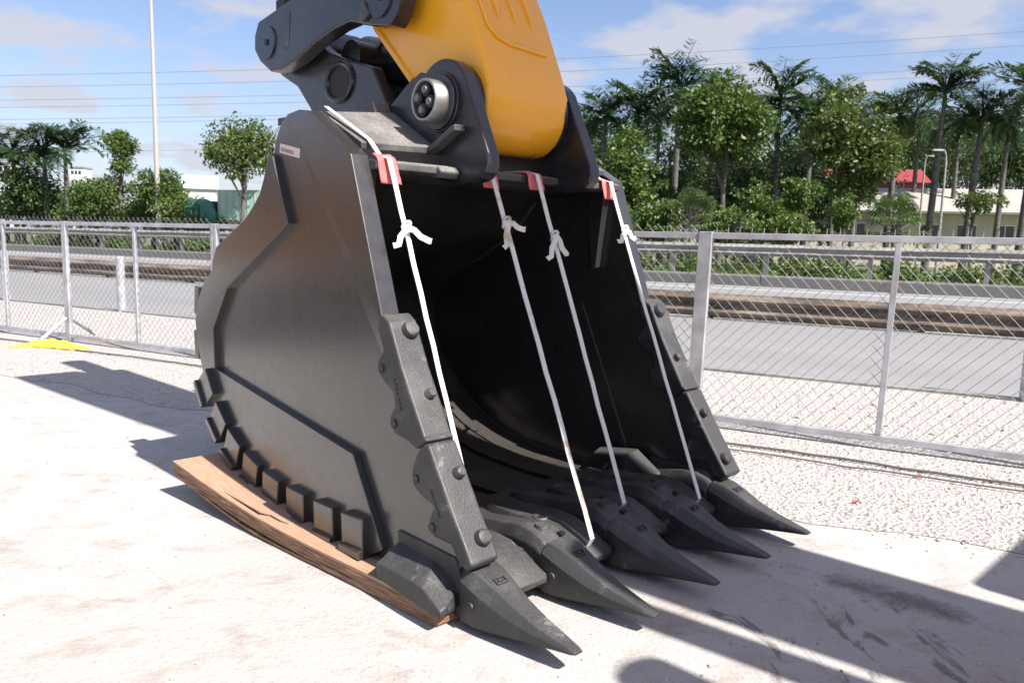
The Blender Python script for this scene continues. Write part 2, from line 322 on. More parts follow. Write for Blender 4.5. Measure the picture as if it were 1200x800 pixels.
# profile given in (across, z): swap so that the length runs along local x
par.v = [(v[1], v[0], v[2]) for v in par.v]
pe = empty('parapet_wall', (0, 0, 0), DANG); tag(pe, 'long low grey concrete parapet on the far side of the road', 'parapet')
M['parapet'] = paint('stained_concrete', (0.12, 0.117, 0.113), dust=(0.2, 0.19, 0.18), dustamt=0.5, rough=0.8)
p0 = par.build('wall_segment', 'parapet', pe, bevel=0.02)
p0.location = (-120, 0, 0)
for i in range(1, 30):
    o = p0.copy(); C.objects.link(o); o.location = (-120 + 6 * i, 0, 0)

# ------------------------------------------------------------------ guard rails
def wbeam(n0, zt, h, a0, a1, mat, side=-1, depth=0.09):
    m = MB(); prof = []
    for i in range(13):
        t = i / 12; z = zt - h * t
        d = depth * (0.5 - 0.5 * math.cos(4 * PI * t)) if 0 < i < 12 else 0.0
        prof.append((n0 + side * d, z))
    back = [(p[0] + 0.012, p[1]) for p in prof][::-1]
    pr = prof + back
    m.loft([[(a, p[0], p[1]) for p in pr] for a in (a0, a1)])
    return m
ge = empty('median_guardrail', (0, 0, 0), DANG); tag(ge, 'rusty brown double wave guardrail along the road median', 'guardrail')
for i in range(-14, 10):
    a0 = i * 4.3
    wbeam(17.72 + (0.006 if i % 2 else 0), 0.60 + 0.01 * math.sin(i * 2.3), 0.55, a0 - 0.08, a0 + 4.3, 'rust', depth=0.11).build('rail_beam', 'rust', ge, smooth=True)
    m = MB(); m.box(a0 - 0.07, a0 + 0.07, 17.74, 17.88, 0, 0.5); m.build('rail_post', 'rust', ge)
ge = empty('roadside_guardrail', (0, 0, 0), DANG); tag(ge, 'weathered grey guardrail on tall posts in front of the hedge', 'guardrail')
for i in range(-22, 14):
    a0 = i * 4.0
    wbeam(34.0 + (0.006 if i % 2 else 0), 1.72 + 0.012 * math.sin(i * 1.7), 0.5, a0 - 0.08, a0 + 4.0, 'rail', depth=0.1).build('rail_beam', 'rail', ge, smooth=True)
    m = MB(); m.box(a0 + 1.9, a0 + 2.08, 34.02, 34.2, 0, 1.78); m.build('rail_post', 'rail', ge)
for i, (a, lab) in enumerate(((-18.9, 'galvanised marker post at the road edge, leftmost'), (-14.75, 'galvanised marker post at the road edge, left of the bucket'), (1.13, 'galvanised marker post at the road edge, right edge of the picture'))):
    m = MB(); m.tube([(a, 10.44, 0), (a, 10.44, 1.12)], 0.085, 14); m.tube([(a, 10.44, 1.12), (a, 10.44, 1.15)], [0.085, 0.05], 14)
    tag(m.build('marker_post', 'galv', frame=FF, smooth=True), lab, 'post', 'marker posts along the road edge')

# ------------------------------------------------------------------ chain link fence panels
FN = 7.15
POSTS = [-17.7, -14.52, -11.35, -8.18, -5.01, -1.84, 1.33, 4.5]
FLAB = ['chain link fence panel beyond the left edge', 'chain link fence panel at the left edge, left of the footed post', 'chain link fence panel between the footed post and the bucket',
        'chain link fence panel hidden behind the left of the bucket', 'chain link fence panel just behind the right of the bucket', 'chain link fence panel to the right of the bucket with a middle bar', 'chain link fence panel beyond the right edge']
for i in range(len(POSTS) - 1):
    a0, a1 = POSTS[i] + 0.028, POSTS[i + 1] - 0.028
    e = empty('fence_panel', DN((a0 + a1) / 2, FN), DANG); tag(e, FLAB[i], 'fence', 'temporary chain link fence panels')
    hw = (a1 - a0) / 2; tilt = [0, 0.004, -0.002, 0, 0.018, 0.02, 0.02][i]
    H = 1.80
    def px_(x, z): return x + tilt * z
    for s_ in (-1, 1):
        m = MB(); m.loft([[(px_(s_ * hw + dx, z), dy, z) for dx, dy in (((-.026, -.03), (.026, -.03), (.026, .03), (-.026, .03)) if not (i == 5 and s_ < 0) else ((-.088, -.036), (.034, -.036), (.034, .036), (-.088, .036)))] for z in (0.02, H + 0.005 + 0.004 * (i == 5 and s_ < 0))]); m.build('post', 'galv', e, bevel=0.006)
    m = MB(); m.loft([[(px_(dx, z), dy, z) for dx, dy in ((-.024, -.024), (.024, -.024), (.024, .024), (-.024, .024))] for z in (0.13, H - 0.03)]); m.build('middle_bar', 'galv', e, bevel=0.004)
    m = MB(); m.box(-hw + 0.027 + tilt * H, hw - 0.027 + tilt * H, -.026, .026, H - 0.055, H); m.build('top_rail', 'galv', e, bevel=0.004)
    m = MB(); m.box(-hw + 0.027, hw - 0.027, -.026, .026, 0.07, 0.125); m.build('bottom_rail', 'galv', e, bevel=0.004)
    m = MB(); p = 0.104; z0, z1 = 0.1, H + (0.075 if i != 5 else 0.0); hh = z1 - z0; r = 0.0026
    x = -hw - hh * 0.95
    while x < hw:
        for sg in (1, -1):
            # wire from (x,z0) rising to (x+sg*hh, z1), clipped to the panel; gently crimped
            ax, az, bx, bz = (x, z0, x + hh * 0.95, z1) if sg > 0 else (x + hh * 0.95, z0, x, z1)
            tt = []
            t0, t1 = 0.0, 1.0; dx = bx - ax
            for lim, s2 in ((-hw + 0.04, 1), (hw - 0.04, -1)):
                fa = (ax - lim) * s2; fb = (bx - lim) * s2
                if fa < 0 and fb < 0: t0 = 2
                elif fa < 0: t0 = max(t0, -fa / (fb - fa))
                elif fb < 0: t1 = min(t1, fa / (fa - fb))
            if t0 < t1 - 0.01:
                P = lambda t: (ax + dx * t + tilt * (az + (bz - az) * t), 0.004 * sg, az + (bz - az) * t)
                nn = max(1, int((t1 - t0) * 6)); q = [P(t0 + (t1 - t0) * j / nn) for j in range(nn + 1)]
                q = [(u[0] + random.uniform(-.004, .004), u[1] + random.uniform(-.006, .006), u[2]) for u in q]
                m.tube(q, r, 3, caps=False)
        x += p
    if i == 5:
        x = -hw + 0.06
        while x < hw: m.tube([(x + tilt * H, 0.01, H - 0.02), (x + tilt * H + 0.004, 0.012, H + 0.05)], 0.004, 4); x += p
    stuff(m.build('chain_link_mesh', 'wire', e))
    if i in (2,):
        for s_ in (-1,):
            bx = s_ * hw - 0.05
            for yy in (-1, 1):
                m = MB(); m.tube([(bx, 0.03 * yy, 0.36), (bx + 0.0, 0.42 * yy, 0.07)], 0.026, 4); m.build('brace', 'galv', e)
            m = MB(); m.cyl((bx, -0.42, 0.0), (0, 0, 1), 0.045, 0.08, 10); m.build('foot', 'rust', e)
# crumpled yellow plastic by the foot
def crumple(nx, ny, f):
    m = MB(); vs_ = [f(i / (nx - 1), j / (ny - 1)) for j in range(ny) for i in range(nx)]
    m.add(vs_, [(j * nx + i, j * nx + i + 1, (j + 1) * nx + i + 1, (j + 1) * nx + i) for j in range(ny - 1) for i in range(nx - 1)]); return m
rr = random.Random(3); hgts = {}
def tarpf(u, v):
    x = (u - .5) * 1.15; y = (v - .5) * (0.5 - 0.3 * u) + 0.06 * math.sin(u * 5) + rr.uniform(-.02, .02); w = math.sin(PI * u) ** .6 * math.sin(PI * v) ** .6
    return (x, y, 0.012 + 0.085 * w * (0.5 + 0.5 * abs(math.sin(u * 13 + v * 5))) + rr.uniform(0, .035) * w)
t = crumple(26, 9, tarpf).build('plastic_sheet', 'tarp', smooth='all'); t.location = DN(-10.95, 6.68); t.rotation_euler = (0, 0, DANG + 0.25)
sm = t.modifiers.new('thickness', 'SOLIDIFY'); sm.thickness = 0.006
tag(t, 'crumpled yellow plastic sheet on the ground by the fence foot', 'plastic sheet')
# cables lying along the fence
for (a0, a1, n0, lab, sd) in ((-6.2, 3.5, 6.55, 'dirty black cable lying along the foot of the right fence', 1), (-3.5, 3.5, 6.38, 'second thinner cable in front of the right fence', 5), (-13.5, -5.5, 6.66, 'thin dark cable lying along the foot of the left fence', 2)):
    rr = random.Random(sd); pts = []; y = n0; x = a0
    while x < a1:
        y += rr.uniform(-.03, .03); y += (n0 - y) * .2; pts.append((x, y, 0.02 + rr.uniform(0, .006))); x += 0.22
    m = MB(); m.tube(pts, 0.011 if sd != 5 else 0.007, 6); tag(m.build('cable', 'oldcable', frame=FF, smooth=True), lab, 'cable')

# scraps of red plastic litter
for (xx, yy, lab) in ((3.05, 5.62, 'small scrap of red plastic on the gravel by the right fence'), (2.32, 5.0, 'tiny scrap of red plastic nearer the teeth')):
    rr = random.Random(int(xx * 100)); t = crumple(6, 5, lambda u, v: ((u - .5) * .05 + rr.uniform(-.006, .006), (v - .5) * .02 + rr.uniform(-.01, .01), .012 + rr.uniform(0, .025))).build('plastic_scrap', 'red'); t.location = (xx, yy, 0); tag(t, lab, 'litter')
# gravel stones
def stones(name, count, place, smin, smax, seed, mat='pebble'):
    rr = random.Random(seed); m = MB()
    base_ = [(1, 0, 0), (-1, 0, 0), (0, 1, 0), (0, -1, 0), (0, 0, 1), (0, 0, -1)]
    fs = [(0, 2, 4), (2, 1, 4), (1, 3, 4), (3, 0, 4), (2, 0, 5), (1, 2, 5), (3, 1, 5), (0, 3, 5)]
    for _ in range(count):
        x, y = place(rr); s_ = smin * (smax / smin) ** (rr.random() ** 2.2); a = rr.uniform(0, 6.28); ca, sa = math.cos(a), math.sin(a)
        sx, sy, sz = s_ * rr.uniform(.7, 1.3), s_ * rr.uniform(.6, 1.1), s_ * rr.uniform(.45, .8)
        vs_ = []
        for b in base_:
            q = (b[0] * sx + rr.uniform(-.25, .25) * s_, b[1] * sy + rr.uniform(-.25, .25) * s_, b[2] * sz)
            vs_.append((x + q[0] * ca - q[1] * sa, y + q[0] * sa + q[1] * ca, max(-.004, q[2] + sz * .5)))
        m.add(vs_, fs)
    return stuff(m.build(name, mat, frame=FF))
tag(stones('gravel', 11000, lambda r: (r.uniform(-2.6, 2.2), 5.0 + abs(r.gauss(0, 1)) * 0.1 + r.random() * 1.95), 0.005, 0.02, 1), 'white crushed gravel between the concrete and the right fence', 'gravel')
tag(stones('gravel', 2200, lambda r: (r.uniform(-14, -4.6), 4.9 + r.random() * 2.1), 0.006, 0.022, 2), 'white crushed gravel in front of the left fence', 'gravel')
tag(stones('gravel', 2600, lambda r: (r.uniform(-16, 4), 7.3 + r.random() * 3.0), 0.01, 0.032, 4), 'white crushed gravel between the fence and the road', 'gravel')
tag(stones('pebbles', 2600, lambda r: (r.uniform(-7, 2.6), r.uniform(1.2, 5.2)), 0.003, 0.012, 5), 'loose small pebbles scattered over the dusty concrete', 'pebbles')

# ------------------------------------------------------------------ the bucket
BK = empty('excavator_bucket', BO, BANG)
tag(BK, 'huge black excavator bucket with five teeth, standing open on the concrete', 'bucket')
WO, WI = 1.066, 0.962
def tap(f): return 0.03 * max(0.0, min(1.0, (-1.3 - f) / 2.2))
def wout(f, z): return WO - tap(f)
def win(f, z): return WI - tap(f)
front = [(-1.53, 2.098), (-1.239, 1.284), (-0.8685, 0.771), (-0.60, 0.30)]
bottom = [(-0.72, 0.16), (-1.3, 0.115), (-1.75, 0.10), (-2.1, 0.095), (-2.4, 0.11), (-2.65, 0.15), (-2.9, 0.245), (-3.1, 0.37), (-3.28, 0.54), (-3.42, 0.73), (-3.51, 0.93), (-3.535, 1.09), (-3.47, 1.24), (-3.36, 1.36), (-3.22, 1.45)]
backtop = [(-3.205, 1.52), (-3.14, 1.60), (-2.70, 1.77), (-2.58, 1.845), (-2.49, 1.92), (-2.435, 2.0), (-2.36, 2.13), (-2.345, 2.215), (-2.28, 2.295), (-2.19, 2.352), (-2.06, 2.363), (-1.955, 2.348)]
outline = front + bottom + backtop
lower = bottom + backtop[:6]
for sgn, lab in ((-1, None), (1, None)):
    m = MB(); m.prism(outline, lambda f, z, s=sgn: s * wout(f, z), lambda f, z, s=sgn: s * win(f, z)); m.build('side_plate', 'black', BK, bevel=0.006)
    # proud doubler plate along the back and the bottom
    dbl = [(-1.19, 0.175), (-1.46, 0.60), (-3.21, 0.80), (-3.22, 1.06), (-2.98, 1.345), (-2.13, 1.755), (-2.31, 2.13), (-2.352, 2.15)] + [(-2.425, 2.005), (-2.48, 1.925), (-2.575, 1.852), (-2.695, 1.778), (-3.13, 1.605), (-3.195, 1.52), (-3.212, 1.45)] + [(p[0] + 0.006, p[1] + 0.004) for p in bottom[::-1][1:-1]]
    m = MB(); m.prism(dbl, lambda f, z, s=sgn: s * (wout(f, z) + 0.036), lambda f, z, s=sgn: s * (wout(f, z) - 0.005)); m.build('side_wear_plate', 'black', BK, bevel=0.004)
    # heel shrouds
    pc = [(-3.40, 1.215), (-3.42, 0.93), (-3.27, 0.665), (-3.075, 0.47), (-2.86, 0.335), (-2.60, 0.245), (-2.32, 0.2), (-2.01, 0.19), (-1.69, 0.198), (-1.40, 0.215)]
    for j, (f, z) in enumerate(pc):
        if j < 2: tx, tz = (0.12, 1) if j == 0 else (-0.06, 1)
        else:
            q0, q1 = pc[max(j - 1, 1)], pc[min(j + 1, 9)]; tx, tz = q0[0] - q1[0], q0[1] - q1[1]
        l = math.hypot(tx, tz); tx, tz = tx / l, tz / l; nx, nz = tz, -tx          # n points outward (towards the heel)
        if (nx * (f + 2.2) + nz * (z - 1.1)) < 0: nx, nz = -nx, -nz
        a, b = 0.098, 0.085
        sq = [(f + tx * u * a + nx * v * b, z + tz * u * a + nz * v * b) for u, v in ((-1, -1), (1, -1), (1, 1), (-1, 1))]
        m = MB(); wo_ = WO - tap(f)
        if j >= 2: m.prism(sq, sgn * (wo_ + 0.03), sgn * (wo_ + 0.082))
        sq2 = [(f + tx * u * a * 1.0 + nx * v, z + tz * u * a * 1.0 + nz * v) for u, v in ((-1, b - .012), (1, b - .012), (1, b + .032), (-1, b + .032))]
        if j < 2: sq2 = [(f + tx * u * a + nx * v, z + tz * u * a + nz * v) for u, v in ((-1, 0.085), (1, 0.085), (1, 0.15), (-1, 0.15))]
        m.prism(sq2, sgn * (wo_ + (0.105 if j >= 2 else 0.03)), sgn * (wo_ - 0.1))
        m.build('heel_shroud', 'black', BK, bevel=0.006)
# shell: floor, back and top sheet
prof = [(-0.70, 0.2), (-1.2, 0.15), (-1.72, 0.125), (-2.07, 0.13), (-2.33, 0.15), (-2.545, 0.195), (-2.72, 0.25), (-2.87, 0.325), (-3.03, 0.435), (-3.18, 0.57), (-3.31, 0.73), (-3.41, 0.93), (-3.43, 1.09), (-3.37, 1.24), (-3.24, 1.37), (-3.06, 1.47), (-2.85, 1.56), (-2.62, 1.68), (-2.4, 1.83), (-2.25, 1.98), (-2.1, 2.04), (-1.6, 2.03)]
def offset(pl, d):
    out = []
    for i, p in enumerate(pl):
        a = pl[max(i - 1, 0)]; b = pl[min(i + 1, len(pl) - 1)]; tx, tz = b[0] - a[0], b[1] - a[1]; l = math.hypot(tx, tz)
        out.append((p[0] - tz / l * d, p[1] + tx / l * d))
    return out
def sheet(name, pl, th, y0, y1, mat, smooth=True, ny=1):
    o2 = offset(pl, th); m = MB(); pr = pl + o2[::-1]
    m.prism(pr, y0, y1); return m.build(name, mat, BK, smooth=smooth)
sheet('shell', prof, 0.05, -0.955, 0.955, 'black_in')
# floor wear strips following the shell
for (y0, y1) in ((-0.93, -0.62), (-0.54, -0.13), (-0.05, 0.36), (0.44, 0.66)):
    sheet('floor_wear_strip', offset(prof[1:9], -0.002), -0.026, y0, y1, 'black_in')
# weld seams where floor meets far wall, and the seam down the far inner wall
m = MB(); q = offset(prof[:20], -0.012); m.tube([(p[0], 0.948, p[1]) for p in q], 0.016, 6); m.build('weld_seam', 'weld', BK, smooth=True)
m = MB(); q = offset(prof[:20], -0.012); m.tube([(p[0], -0.948, p[1]) for p in q], 0.016, 6); m.build('weld_seam', 'weld', BK, smooth=True)
for s_ in (-1, 1):
    m = MB(); m.tube([(-1.756, s_ * 0.962, 1.264), (-1.5, s_ * 0.962, 0.72), (-1.3, s_ * 0.962, 0.28)], 0.013, 6); m.build('weld_seam', 'weld', BK, smooth=True)
    m = MB(); m.prism([(-1.70, 2.03), (-1.545, 2.03), (-1.60, 1.52), (-1.64, 1.50)], s_ * 0.97, s_ * 0.90); m.build('corner_rib', 'black_in', BK, bevel=0.005)
    m = MB(); m.prism([(-2.2, 2.0), (-1.62, 2.02), (-1.9, 1.75)], s_ * 0.97, s_ * 0.935); m.build('corner_gusset', 'black_in', BK, bevel=0.004)
# top lip beam, shelves and ears
m = MB(); m.prism([(-2.2, 2.075), (-1.50, 2.082), (-1.462, 2.07), (-1.462, 2.033), (-1.50, 2.026), (-2.2, 2.03)], -0.958, 0.958); m.build('top_lip', 'shelf', BK, bevel=0.006)
def earpoly():
    cx_, cz_, r_ = -1.60, 2.43, 0.232
    P = [(-2.5, 2.10), (-2.5, 2.40), (-2.22, 2.42), (-2.10, 2.46), (-1.93, 2.565), (-1.80, 2.62)]
    P += [(cx_ + r_ * math.sin(R(a)), cz_ + r_ * math.cos(R(a))) for a in range(-42, 62, 8)]
    P += [(-1.30, 2.33), (-1.21, 2.14), (-1.20, 2.085), (-1.215, 2.04), (-1.25, 2.01), (-1.30, 1.995), (-1.46, 1.985), (-1.75, 2.04)]
    return P
for s_ in (-1, 1):
    m = MB(); m.prism(earpoly(), s_ * 0.445, s_ * 0.36); m.build('ear', 'black_fr', BK, bevel=0.012, seg=3)
    # outer shelf from side plate to ear: dips to the front, turns up along the ear
    secs = []
    for t in range(9):
        u = t / 8; w = 0.955 - u * (0.955 - 0.447)
        fr = -1.60 - 0.03 * u; zf = 2.135 + 0.02 * u; zr = 2.325 + 0.06 * u
        secs.append([(fr, s_ * w, zf), (fr, s_ * w, zf + 0.035), (-2.0 - 0.05 * u, s_ * w, zr + 0.035), (-2.5, s_ * w, zr + 0.045), (-2.5, s_ * w, zr), (-2.0 - 0.05 * u, s_ * w, zr)])
    m = MB(); m.loft(secs); m.build('top_shelf', 'shelf', BK, bevel=0.004)
    m = MB(); m.loft([[(f, s_ * (0.447), z), (f, s_ * 0.52, z - 0.002), (f, s_ * 0.52, z + 0.03), (f, s_ * 0.447, z + 0.032)] for f, z in ((-1.64, 2.15), (-1.55, 2.19), (-1.42, 2.255), (-1.39, 2.26))]); m.build('ear_rib', 'shelf', BK, bevel=0.004)
    # upright web between ear and shelf
    m = MB(); m.prism([(-2.14, 2.30), (-2.14, 2.47), (-2.10, 2.47), (-2.02, 2.30)], s_ * 0.56, s_ * 0.446); m.build('ear_web', 'shelf', BK, bevel=0.004)
    # cast weld lump under the ear
    m = MB(); m.prism([(-1.53, 2.07), (-1.45, 2.075), (-1.42, 2.045), (-1.45, 2.01), (-1.53, 2.02)], s_ * 0.58, s_ * 0.446); m.build('ear_rib', 'shelf', BK, bevel=0.012)
    # pin boss
    c = Vector((-1.60, s_ * 0.445, 2.43)); ax = (0, s_, 0)
    m = MB(); m.cyl(c - Vector(ax) * 0.01, ax, 0.162, 0.028, 40); m.cyl(c + Vector(ax) * 0.018, ax, 0.15, 0.018, 40); m.build('boss_ring', 'black_fr', BK, bevel=0.004, smooth=True)
    rings = []
    m = MB(); ra = [(0.113, 0.0), (0.113, 0.118), (0.109, 0.123), (0.099, 0.123), (0.096, 0.118), (0.094, 0.075)]
    secs = [[(c.x + r_ * math.cos(2 * PI * i / 40), c.y + s_ * h, c.z + r_ * math.sin(2 * PI * i / 40)) for i in range(40)] for r_, h in ra]
    m.loft(secs, caps=True); col = m.build('pin_collar', 'steel', BK, smooth=True)
    m = MB(); m.cyl(c + Vector(ax) * 0.074, ax, 0.094, 0.006, 32); m.build('end_cap', 'black_fr', col)
    for a in (75, 165, 255, 345):
        b = c + Vector((math.cos(R(a)) * 0.053, s_ * 0.08, math.sin(R(a)) * 0.053))
        m = MB(); m.tube([b, b + Vector((0, s_ * 0.038, 0))], 0.035, 24); m.build('bolt_socket_shade', 'dark', col, smooth=True)  # solid dark stub, the shade of the recess put into its colour
        m = MB(); m.tube([b + Vector((0, s_ * 0.036, 0)), b + Vector((0, s_ * 0.052, 0))], [0.022, 0.02], 12); m.build('bolt', 'boltgrey', col, smooth=True)
# wing shrouds on the front edges of the side plates
ups = [(-1.205, 1.335), (-1.15, 1.30), (-1.05, 1.10), (-0.875, 0.81), (-0.845, 0.79), (-0.93, 0.735), (-1.00, 0.76), (-1.10, 0.775), (-1.145, 0.81), (-1.14, 0.855), (-1.10, 0.91), (-1.12, 0.97), (-1.19, 1.01), (-1.245, 1.05), (-1.25, 1.10), (-1.20, 1.16), (-1.245, 1.26), (-1.235, 1.32)]
lows = [(-0.875, 0.775), (-0.84, 0.775), (-0.66, 0.50), (-0.525, 0.31), (-0.56, 0.272), (-0.615, 0.29), (-0.67, 0.36), (-0.79, 0.36), (-0.845, 0.385), (-0.83, 0.43), (-0.80, 0.50), (-0.90, 0.53), (-0.955, 0.56), (-0.965, 0.61), (-0.955, 0.66), (-0.92, 0.725)]
for s_ in (-1, 1):
    for nm, pl, bolts, bosses in (('u', ups, ((-1.205, 1.075), (-1.10, 0.825)), ((-1.14, 1.25, 0.05), (-0.985, 0.965, 0.03))),
                                  ('l', lows, ((-0.925, 0.60), (-0.80, 0.405)), ((-0.765, 0.64, 0.033), (-0.595, 0.385, 0.045)))):
        m = MB(); m.prism(pl, s_ * 1.096, s_ * 0.932); w = m.build('wing_shroud', 'cast', BK, bevel=0.014, seg=3)
        for (f, z) in bolts:
            m = MB(); m.tube([(f, s_ * 1.09, z), (f, s_ * 1.099, z)], 0.022, 20); q = m.build('bolt_ring', 'dark', w)
            m = MB(); m.tube([(f, s_ * 1.09, z), (f, s_ * 1.101, z)], 0.016, 16); m.build('bolt', 'cast', w)
            m = MB(); m.tube([(f, s_ * 0.94, z), (f, s_ * 0.926, z)], 0.024, 20); m.build('bolt', 'cast', w)
        for (f, z, r_) in bosses:
            # lifting lug: stub pointing off the front edge
            m = MB(); d = Vector((0.83, 0, 0.55)); m.tube([Vector((f, s_ * 1.0, z)) - d * 0.03, Vector((f, s_ * 0.985, z)) + d * 0.035, Vector((f, s_ * 0.985, z)) + d * 0.045], [r_ * 1.0, r_ * .82, r_ * 0.6], 20); m.build('lifting_lug', 'cast', w, smooth=True)
        # raised casting marks
        b0, b1 = bolts
        for j in range(7):
            t = 0.25 + j * 0.085; f = b0[0] + (b1[0] - b0[0]) * t + 0.075; z = b0[1] + (b1[1] - b0[1]) * t + 0.02
            m = MB(); m.box(f - 0.008, f + 0.008, *sorted((s_ * 1.094, s_ * 1.1)), z - 0.006, z + 0.006); m.build('cast_mark', 'cast', w)
# teeth, adapters, lip shrouds, lip
m = MB(); m.prism([(-1.5, 0.10), (-1.25, 0.075), (-0.72, 0.07), (-0.60, 0.115), (-0.62, 0.155), (-0.72, 0.205), (-1.5, 0.165)], -0.955, 0.955); m.build('lip', 'black_in', BK, bevel=0.008)
TC = [-0.975, -0.487, 0.0, 0.485, 0.972]
def sec(f, wc, hw, zt, zb, ch):     # chamfered section loop
    return [(f, wc - hw, zb + ch * .6), (f, wc - hw + ch * .5, zb), (f, wc + hw - ch * .5, zb), (f, wc + hw, zb + ch * .6),
            (f, wc + hw, zt - ch * 1.5), (f, wc + hw - ch * 1.25, zt), (f, wc - hw + ch * 1.25, zt), (f, wc - hw, zt - ch * 1.5)]
for j, wc in enumerate(TC):
    dz = 0.0
    prot = -0.01 if j in (0, 4) else 0.008
    m = MB()
    S_ = [(-0.595, 0.116, 0.262, 0.018, 0.03), (-0.52, 0.117, 0.25, 0.02, 0.036), (-0.44, 0.107, 0.222, 0.028, 0.036), (-0.34, 0.089, 0.178, 0.044, 0.03), (-0.22, 0.068, 0.142, 0.062, 0.02), (-0.1, 0.046, 0.117, 0.077, 0.01), (-0.02, 0.03, 0.103, 0.085, 0.005), (0.0, 0.021, 0.097, 0.089, 0.002)]
    m.loft([sec(f + prot, wc, hw, zt, zb, ch) for f, hw, zt, zb, ch in S_])
    th = m.build('tooth', 'cast', BK, bevel=0.007, smooth=True)
    for s_ in (-1, 1):
        m = MB(); m.tube([(-0.525 + prot, wc + s_ * 0.105, 0.125), (-0.525 + prot, wc + s_ * 0.123, 0.125)], [0.022, 0.019], 18); m.build('retaining_pin', 'cast', th, smooth=True)
    # raised square mark on top of the tooth
    for (x0, x1, y0, y1) in ((-.477, -.472, -.03, .03), (-.447, -.442, -.03, .03), (-.47, -.449, -.03, -.026), (-.47, -.449, .026, .03), (-.464, -.456, -.014, .014)):
        zz_ = 0.2395
        m = MB(); m.add([(x + prot, wc + y, z - (x + .477) * .36) for z in (zz_ - .03, zz_ + .004) for y in (y0, y1) for x in (x0, x1)], [(0, 2, 3, 1), (4, 5, 7, 6), (0, 1, 5, 4), (2, 6, 7, 3), (0, 4, 6, 2), (1, 3, 7, 5)])
        m.build('cast_mark', 'cast', th)
    # adapter: nose, hump and long leg back over the lip
    m = MB()
    A_ = [(-0.60, 0.112, 0.245, 0.03, 0.026), (-0.64, 0.115, 0.27, 0.02, 0.03), (-0.72, 0.115, 0.29, 0.012, 0.034), (-0.82, 0.105, 0.285, 0.012, 0.036), (-0.93, 0.095, 0.262, 0.02, 0.036), (-1.08, 0.088, 0.24, 0.06, 0.034), (-1.28, 0.08, 0.215, 0.09, 0.026), (-1.42, 0.06, 0.185, 0.10, 0.018)]
    m.loft([sec(f + prot, wc * (0.985 if j in (0, 4) else 1), hw, zt, zb, ch) for f, hw, zt, zb, ch in A_])
    ad = m.build('adapter', 'cast', BK, bevel=0.008, smooth=True)
    m = MB(); m.tube([(-0.70, wc, 0.27), (-0.70, wc, 0.302)], [0.045, 0.034], 16); m.build('hump', 'cast', ad, smooth=True)
    m = MB(); m.box(-0.637 + prot, -0.607 + prot, wc + 0.03, wc + 0.062, 0.262, 0.2755); m.build('slot_shade', 'dark', ad)  # no cut here: a dark block paints the slot's shade
# lip shrouds between the teeth
for j in range(4):
    wc = (TC[j] + TC[j + 1]) / 2; m = MB(); secs = []
    for f, hw, zt, zb in ((-1.30, 0.09, 0.205, 0.14), (-1.1, 0.12, 0.222, 0.1), (-0.92, 0.135, 0.238, 0.05), (-0.78, 0.135, 0.232, 0.03), (-0.66, 0.13, 0.19, 0.045), (-0.545, 0.122, 0.135, 0.085), (-0.53, 0.11, 0.12, 0.1)):
        secs.append(sec(f, wc, hw, zt, zb, 0.02 if zt - zb > .05 else 0.004))
    m.loft(secs); sh_ = m.build('lip_shroud', 'cast', BK, bevel=0.008, smooth=True)
    m = MB(); m.tube([(-0.90, wc - 0.05, 0.232), (-0.90, wc - 0.05, 0.2425)], [0.05, 0.042], 16); m.build('slot_boss', 'cast', sh_, smooth=True)
    m = MB(); m.tube([(-0.885, wc - 0.055, 0.2385), (-0.885, wc - 0.055, 0.2445)], 0.022, 14); m.build('slot_shade', 'dark', sh_)  # dark button painting in the shade of a slot
# corner castings: outside the side plates and inside
for s_ in (-1, 1):
    out = [(-1.09, 0.175), (-0.74, 0.175), (-0.60, 0.11), (-0.60, 0.08), (-0.68, 0.075), (-1.09, 0.098)]
    inn = [(-1.10, 0.245), (-0.83, 0.245), (-0.66, 0.15), (-0.64, 0.08), (-0.68, 0.075), (-1.10, 0.098)]
    m = MB(); m.loft([[(f, s_ * 1.205, z) for f, z in out], [(f, s_ * 1.175, z + 0.012 * (z > .1)) for f, z in out], [(f, s_ * 1.06, z) for f, z in inn]])
    m.build('corner_casting', 'cast', BK, bevel=0.008)
    m = MB(); m.loft([[(f, s_ * 0.80, z) for f, z in ((-1.60, 0.12), (-1.47, 0.275), (-1.18, 0.325), (-1.0, 0.225), (-0.95, 0.15))], [(f, s_ * 0.90, z) for f, z in ((-1.60, 0.12), (-1.49, 0.30), (-1.17, 0.35), (-0.98, 0.235), (-0.94, 0.15))]])
    m.build('inner_casting', 'cast', BK, bevel=0.014, seg=3)
    m = MB(); m.prism([(-1.10, 0.24), (-1.10, 0.30), (-0.66, 0.30), (-0.62, 0.2)], s_ * 1.075, s_ * 0.93); m.build('lip_corner', 'cast', BK, bevel=0.008)
# sticker near the top of the side plate
m = MB(); wq = WO - tap(-2.2) + 0.0025
m.add([(-2.275, -wq, 2.2), (-2.045, -wq, 2.155), (-2.053, -wq, 2.105), (-2.283, -wq, 2.15), ], [(0, 1, 2, 3)])
st = m.build('sticker', NB('sticker_paper').col((0.62, 0.52, 0.5)).rough(0.5).m, BK)
kk = NB('sticker_ink').col((0.36, 0.16, 0.17)).rough(0.6).m; rr = random.Random(5)
m = MB(); x = -2.262
while x < -2.12:
    wd = rr.uniform(0.004, 0.011); zc = 2.193 - (x + 2.275) * 0.2 - 0.024
    m.add([(x, -wq - .0015, zc + .010), (x + wd, -wq - .0015, zc + .009), (x + wd, -wq - .0015, zc - .011), (x, -wq - .0015, zc - .010)], [(0, 1, 2, 3)]); x += wd + rr.uniform(0.003, 0.007)
m.build('print', kk, st)

